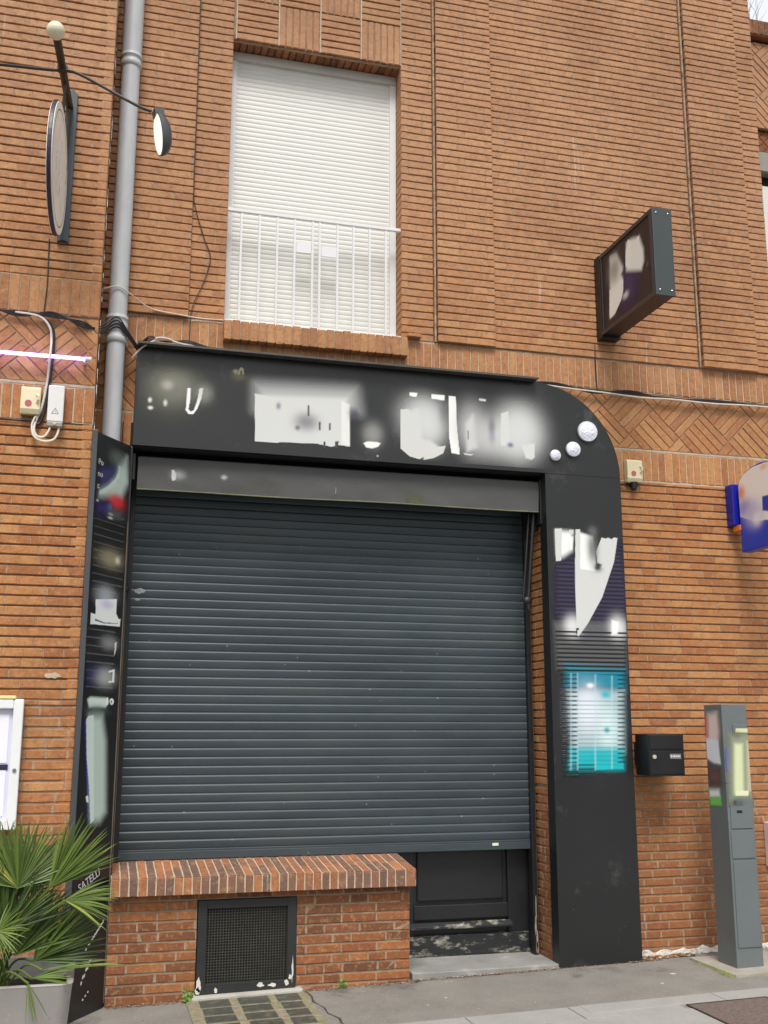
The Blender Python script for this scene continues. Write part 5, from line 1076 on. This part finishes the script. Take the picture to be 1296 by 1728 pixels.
t = thing('fan_palm', 'bushy green fan palm spilling over the grey planter', 'palm', (-.335, 4.985, .52))
def leaf_mat():
    M = bpy.data.materials.new('palm_leaf'); M.use_nodes = True; n = M.node_tree.nodes; l = M.node_tree.links; b_ = n['Principled BSDF']
    at = n.new('ShaderNodeAttribute'); at.attribute_name = 'tone'; sp_ = n.new('ShaderNodeSeparateColor'); l.new(at.outputs['Color'], sp_.inputs[0])
    cr_ = n.new('ShaderNodeValToRGB'); e = cr_.color_ramp.elements
    e[0].position = 0; e[0].color = (*srgb(44, 62, 28), 1); e[1].position = 1; e[1].color = (*srgb(158, 158, 76), 1)
    for p_, c_ in ((.3, (72, 94, 38)), (.6, (98, 120, 50)), (.85, (128, 146, 70))):
        x_ = e.new(p_); x_.color = (*srgb(*c_), 1)
    l.new(sp_.outputs[0], cr_.inputs[0]); l.new(cr_.outputs[0], b_.inputs['Base Color']); b_.inputs['Roughness'].default_value = .42
    tr = n.new('ShaderNodeBsdfTranslucent'); l.new(cr_.outputs[0], tr.inputs['Color']); ms = n.new('ShaderNodeMixShader'); ms.inputs[0].default_value = .22
    l.new(b_.outputs[0], ms.inputs[1]); l.new(tr.outputs[0], ms.inputs[2]); l.new(ms.outputs[0], n['Material Output'].inputs[0]); return M
LEAF = leaf_mat()
rp = random.Random(21)
def frond(hub, up, nrm, L, n=26, spread=150, droop=.25, tone=.4, root=None):
    """palmate leaf: hub, axis direction, blade normal"""
    hub = Vector(hub); up = Vector(up).normalized(); nrm = Vector(nrm); nrm = (nrm-up*nrm.dot(up)).normalized(); side = up.cross(nrm)
    b = MB(); root = Vector(root) if root else Vector((cx+rp.uniform(-.06, .06), cy+rp.uniform(-.06, .06), zt-.08))
    b.cur = (tone+.15, .5, 0)
    mid = (root+hub)/2+Vector((0, 0, .06)); b.tube(smooth_path([root, mid, hub], 5), .0045, 6)
    for i in range(n):
        a = R(spread)*(i/(n-1)-.5)+rp.uniform(-.03, .03); d0 = up*math.cos(a)+side*math.sin(a)
        Li = L*(.72+.28*math.cos(a*.8))*rp.uniform(.88, 1.06); K = 8; wd = rp.uniform(.0048, .0078)*(L/.28)
        b.cur = (min(1, max(0, tone+rp.uniform(-.22, .25)+(.35 if rp.random() < .04 else 0))), .5, 0)
        q = hub.copy(); d = (d0+nrm*rp.uniform(-.12, .12)).normalized(); st = []; dr = droop*rp.uniform(.5, 1.6)
        wv = d.cross(nrm).normalized()
        for k in range(K+1):
            tt = k/K
            ww = wd*(.30+1.5*tt if tt < .4 else .9*(1-((tt-.4)/.6)**1.6)+.02)
            fold = nrm*ww*.55
            st.append((q-wv*ww, q+fold*-1, q+wv*ww))
            d = (d+Vector((0, 0, -1))*dr*tt*.28+Vector((rp.uniform(-.012, .012),)*3)).normalized(); q = q+d*(Li/K)
        vs = [p for s_ in st for p in s_]; fs = []
        for k in range(K):
            o_ = k*3; fs += [(o_, o_+1, o_+4, o_+3), (o_+1, o_+2, o_+5, o_+4)]
        b.faces(vs, fs)
    return b.build('frond', LEAF, t, tones=True)
FRS = [  # hub, axis, normal, length, n, spread, droop, tone
 ((-.28, 4.80, .95), (0, .05, 1), (.1, -1, .3), .29, 42, 150, .12, .42),
 ((-.38, 4.92, .94), (-.4, .1, 1), (0, -1, .3), .29, 38, 150, .15, .36),
 ((-.25, 4.96, .93), (.2, .2, 1), (-.1, -1, .4), .28, 36, 140, .15, .30),
 ((-.155, 4.80, .945), (.60, -.05, .80), (-.1, -1, .4), .315, 32, 60, .14, .50),
 ((-.09, 4.76, .900), (1, -.1, .0), (0, -.9, .7), .22, 28, 70, .3, .56),
 ((-.20, 4.84, .655), (.74, 0, .58), (-.1, -1, .3), .30, 46, 88, .12, .26),
 ((-.27, 4.86, .68), (.30, 0, .95), (0, -1, .3), .30, 42, 110, .12, .20),
 ((-.25, 4.92, .72), (.50, .1, .82), (0, -1, .3), .28, 38, 110, .15, .14),
 ((-.335, 4.62, .815), (.85, -.2, .25), (.1, -1, .5), .135, 16, 130, .35, .62),
 ((-.335, 4.61, .805), (.25, -.3, -.85), (.3, -1, .1), .13, 8, 80, .3, .64),
 ((-.45, 4.75, .85), (-.5, -.3, .6), (0, -1, .3), .30, 34, 150, .3, .34),
 ((-.50, 4.85, .72), (-.7, -.4, .3), (0, -1, .4), .30, 32, 150, .35, .26),
 ((-.20, 4.74, .61), (1, -.1, .10), (0, -.8, .9), .17, 14, 44, .25, .55),
 ((-.16, 4.78, .63), (1, 0, .06), (0, -.8, .9), .32, 4, 10, .12, .60),
 ((-.21, 4.68, .605), (.28, -.3, -.9), (.4, -1, 0), .17, 4, 34, .1, .66),
 ((-.33, 5.02, .88), (0, .3, 1), (0, -1, .2), .28, 32, 150, .15, .22),
 ((-.32, 4.82, .78), (0, 0, 1), (0, -1, .3), .30, 36, 140, .12, .18),
 ((-.36, 4.74, .70), (-.3, -.3, .8), (0, -1, .5), .24, 30, 150, .3, .26),
]
for f_ in FRS: frond(*f_)

# ------------------------------------------------------------------ weeds and litter
WD = mat('weed_green', srgb(92, 136, 52), .6, .2, 30)
def weed(x, y, s_, n, label):
    t = thing('weed', label, 'weed', (x, y, gz(x)+.02)); rw = random.Random(int(x*1000)); b = MB()
    for i in range(n):
        a = rw.uniform(0, 6.28); L = s_*rw.uniform(.4, 1); hgt = s_*rw.uniform(.3, 1.1)
        p0 = Vector((x+rw.uniform(-.01, .01), y+rw.uniform(-.01, .005), gz(x)+.02)); p1 = p0+Vector((math.cos(a)*L*.7, -abs(math.sin(a))*L*.6, hgt))
        b.tube([p0, (p0+p1)/2+Vector((0, 0, .01)), p1], .0012, 5)
        for k in range(3):
            c = p0.lerp(p1, .45+.27*k); u_ = Vector((math.cos(a+k*2.1), -.4, math.sin(a+k*1.7)*.6)).normalized(); v_ = u_.cross(Vector((.2, -1, .3))).normalized(); r_ = s_*.22*rw.uniform(.7, 1.2)
            b.faces([c, c+u_*r_*.6+v_*r_*.45, c+u_*r_*1.3, c+u_*r_*.6-v_*r_*.45], [(0, 1, 2, 3)])
    b.build('leaves', WD, t)
weed(.615, 6.84, .075, 16, 'small bright green weed at the left foot of the basement grille')
weed(1.56, 6.862, .06, 9, 'small weed sprouting at the foot of the riser between grille and doorstep')
LIT = [mat('dry_leaf_brown', srgb(124, 88, 58), .9, .3, 20), mat('dry_leaf_tan', srgb(176, 140, 92), .9, .3, 20), mat('grit_pale', srgb(196, 190, 178), .9, .2, 20), mat('soil_crumb', srgb(78, 60, 48), .95, .3, 20)]
b = MB(); rl = random.Random(13)
def scatter(n, x0, x1, y0, y1, s0, s1, wts):
    for i in range(n):
        x = rl.uniform(x0, x1); y = y0+(y1-y0)*rl.random()**.6; s_ = rl.uniform(s0, s1); a = rl.uniform(0, 6.28); z = gz(x)+.0205+rl.uniform(0, .006)
        b.mi = rl.choices(range(4), wts)[0]; k = rl.randint(4, 6)
        vs = [(x+s_*math.cos(a+6.283*j/k)*rl.uniform(.5, 1.2), y+s_*math.sin(a+6.283*j/k)*rl.uniform(.5, 1.2), z+rl.uniform(0, s_*.5)) for j in range(k)]
        b.faces(vs+[(x, y, z+s_*.5)], [(j, (j+1) % k, k) for j in range(k)])
scatter(260, .14, .66, 6.82, 6.875, .003, .008, (3, 1, .6, 4)); scatter(200, 1.28, 2.05, 6.83, 6.875, .003, .008, (3, 1.2, .6, 4))
scatter(420, 2.0, 3.05, 6.85, 6.885, .003, .009, (3, 2, 1, 4)); scatter(300, 3.66, 4.08, 6.90, 6.975, .005, .016, (4, 2, .8, 3)); scatter(90, 3.55, 3.8, 6.86, 6.90, .004, .012, (4, 2, .5, 2))
scatter(60, 3.05, 3.65, 6.845, 6.875, .003, .007, (3, 2, 1, 3)); scatter(26, .3, 4.0, 6.05, 6.8, .003, .008, (1, 1.5, 2, 1)); scatter(70, 4.08, 5.1, 6.9, 6.975, .004, .01, (3, 1, 1, 3)); scatter(60, .58, 1.32, 6.70, 6.81, .003, .009, (2, 2, 1, 3))
tag(b.build('leaf_litter', LIT), 'dry leaf crumbs and grit gathered along the foot of the walls', 'litter', kind='stuff')
b = MB()
for (x, y, r_) in ((3.66, 6.50, .020), (3.47, 6.30, .012), (2.1, 6.42, .009), (1.95, 6.30, .007)):
    n_ = 10; b.faces([(x+r_*rl.uniform(.7, 1.2)*math.cos(6.283*i/n_), y+r_*rl.uniform(.7, 1.1)*math.sin(6.283*i/n_), gz(x)+.0215) for i in range(n_)], [tuple(range(n_))])
tag(b.build('chewing_gum', mat('trodden_gum', srgb(206, 204, 196), .8, .1, 20)), 'pale trodden gum spots scattered over the asphalt strip', 'gum spots', kind='stuff')
# moss line beside the pad
b = MB(); rl = random.Random(5)
for i in range(160):
    q = rl.random(); x = 3.985-.03*q+rl.uniform(-.012, .02); y = 6.80-.52*q; s_ = rl.uniform(.006, .016)*(1.3 if q > .6 else 1); k = 6
    vs = [(x+s_*math.cos(6.283*j/k), y+s_*math.sin(6.283*j/k), gz(x)+.021) for j in range(k)]+[(x, y, gz(x)+.021+s_*.8)]; b.faces(vs, [(j, (j+1) % k, k) for j in range(k)])
tag(b.build('moss', mat('moss', srgb(118, 124, 72), .95, .3, 40, 1, 90)), 'yellow-green moss along the edge of the concrete pad', 'moss', kind='stuff')

# recentre the origins of single-mesh things
bpy.context.view_layer.update()
for o in list(COL.objects):
    if o.parent is None and o.type == 'MESH' and not o.children:
        co = [v.co for v in o.data.vertices]
        c0 = Vector(((min(v.x for v in co)+max(v.x for v in co))/2, (min(v.y for v in co)+max(v.y for v in co))/2, min(v.z for v in co)))
        if c0.length < 40: o.data.transform(Matrix.Translation(-c0)); o.location = c0
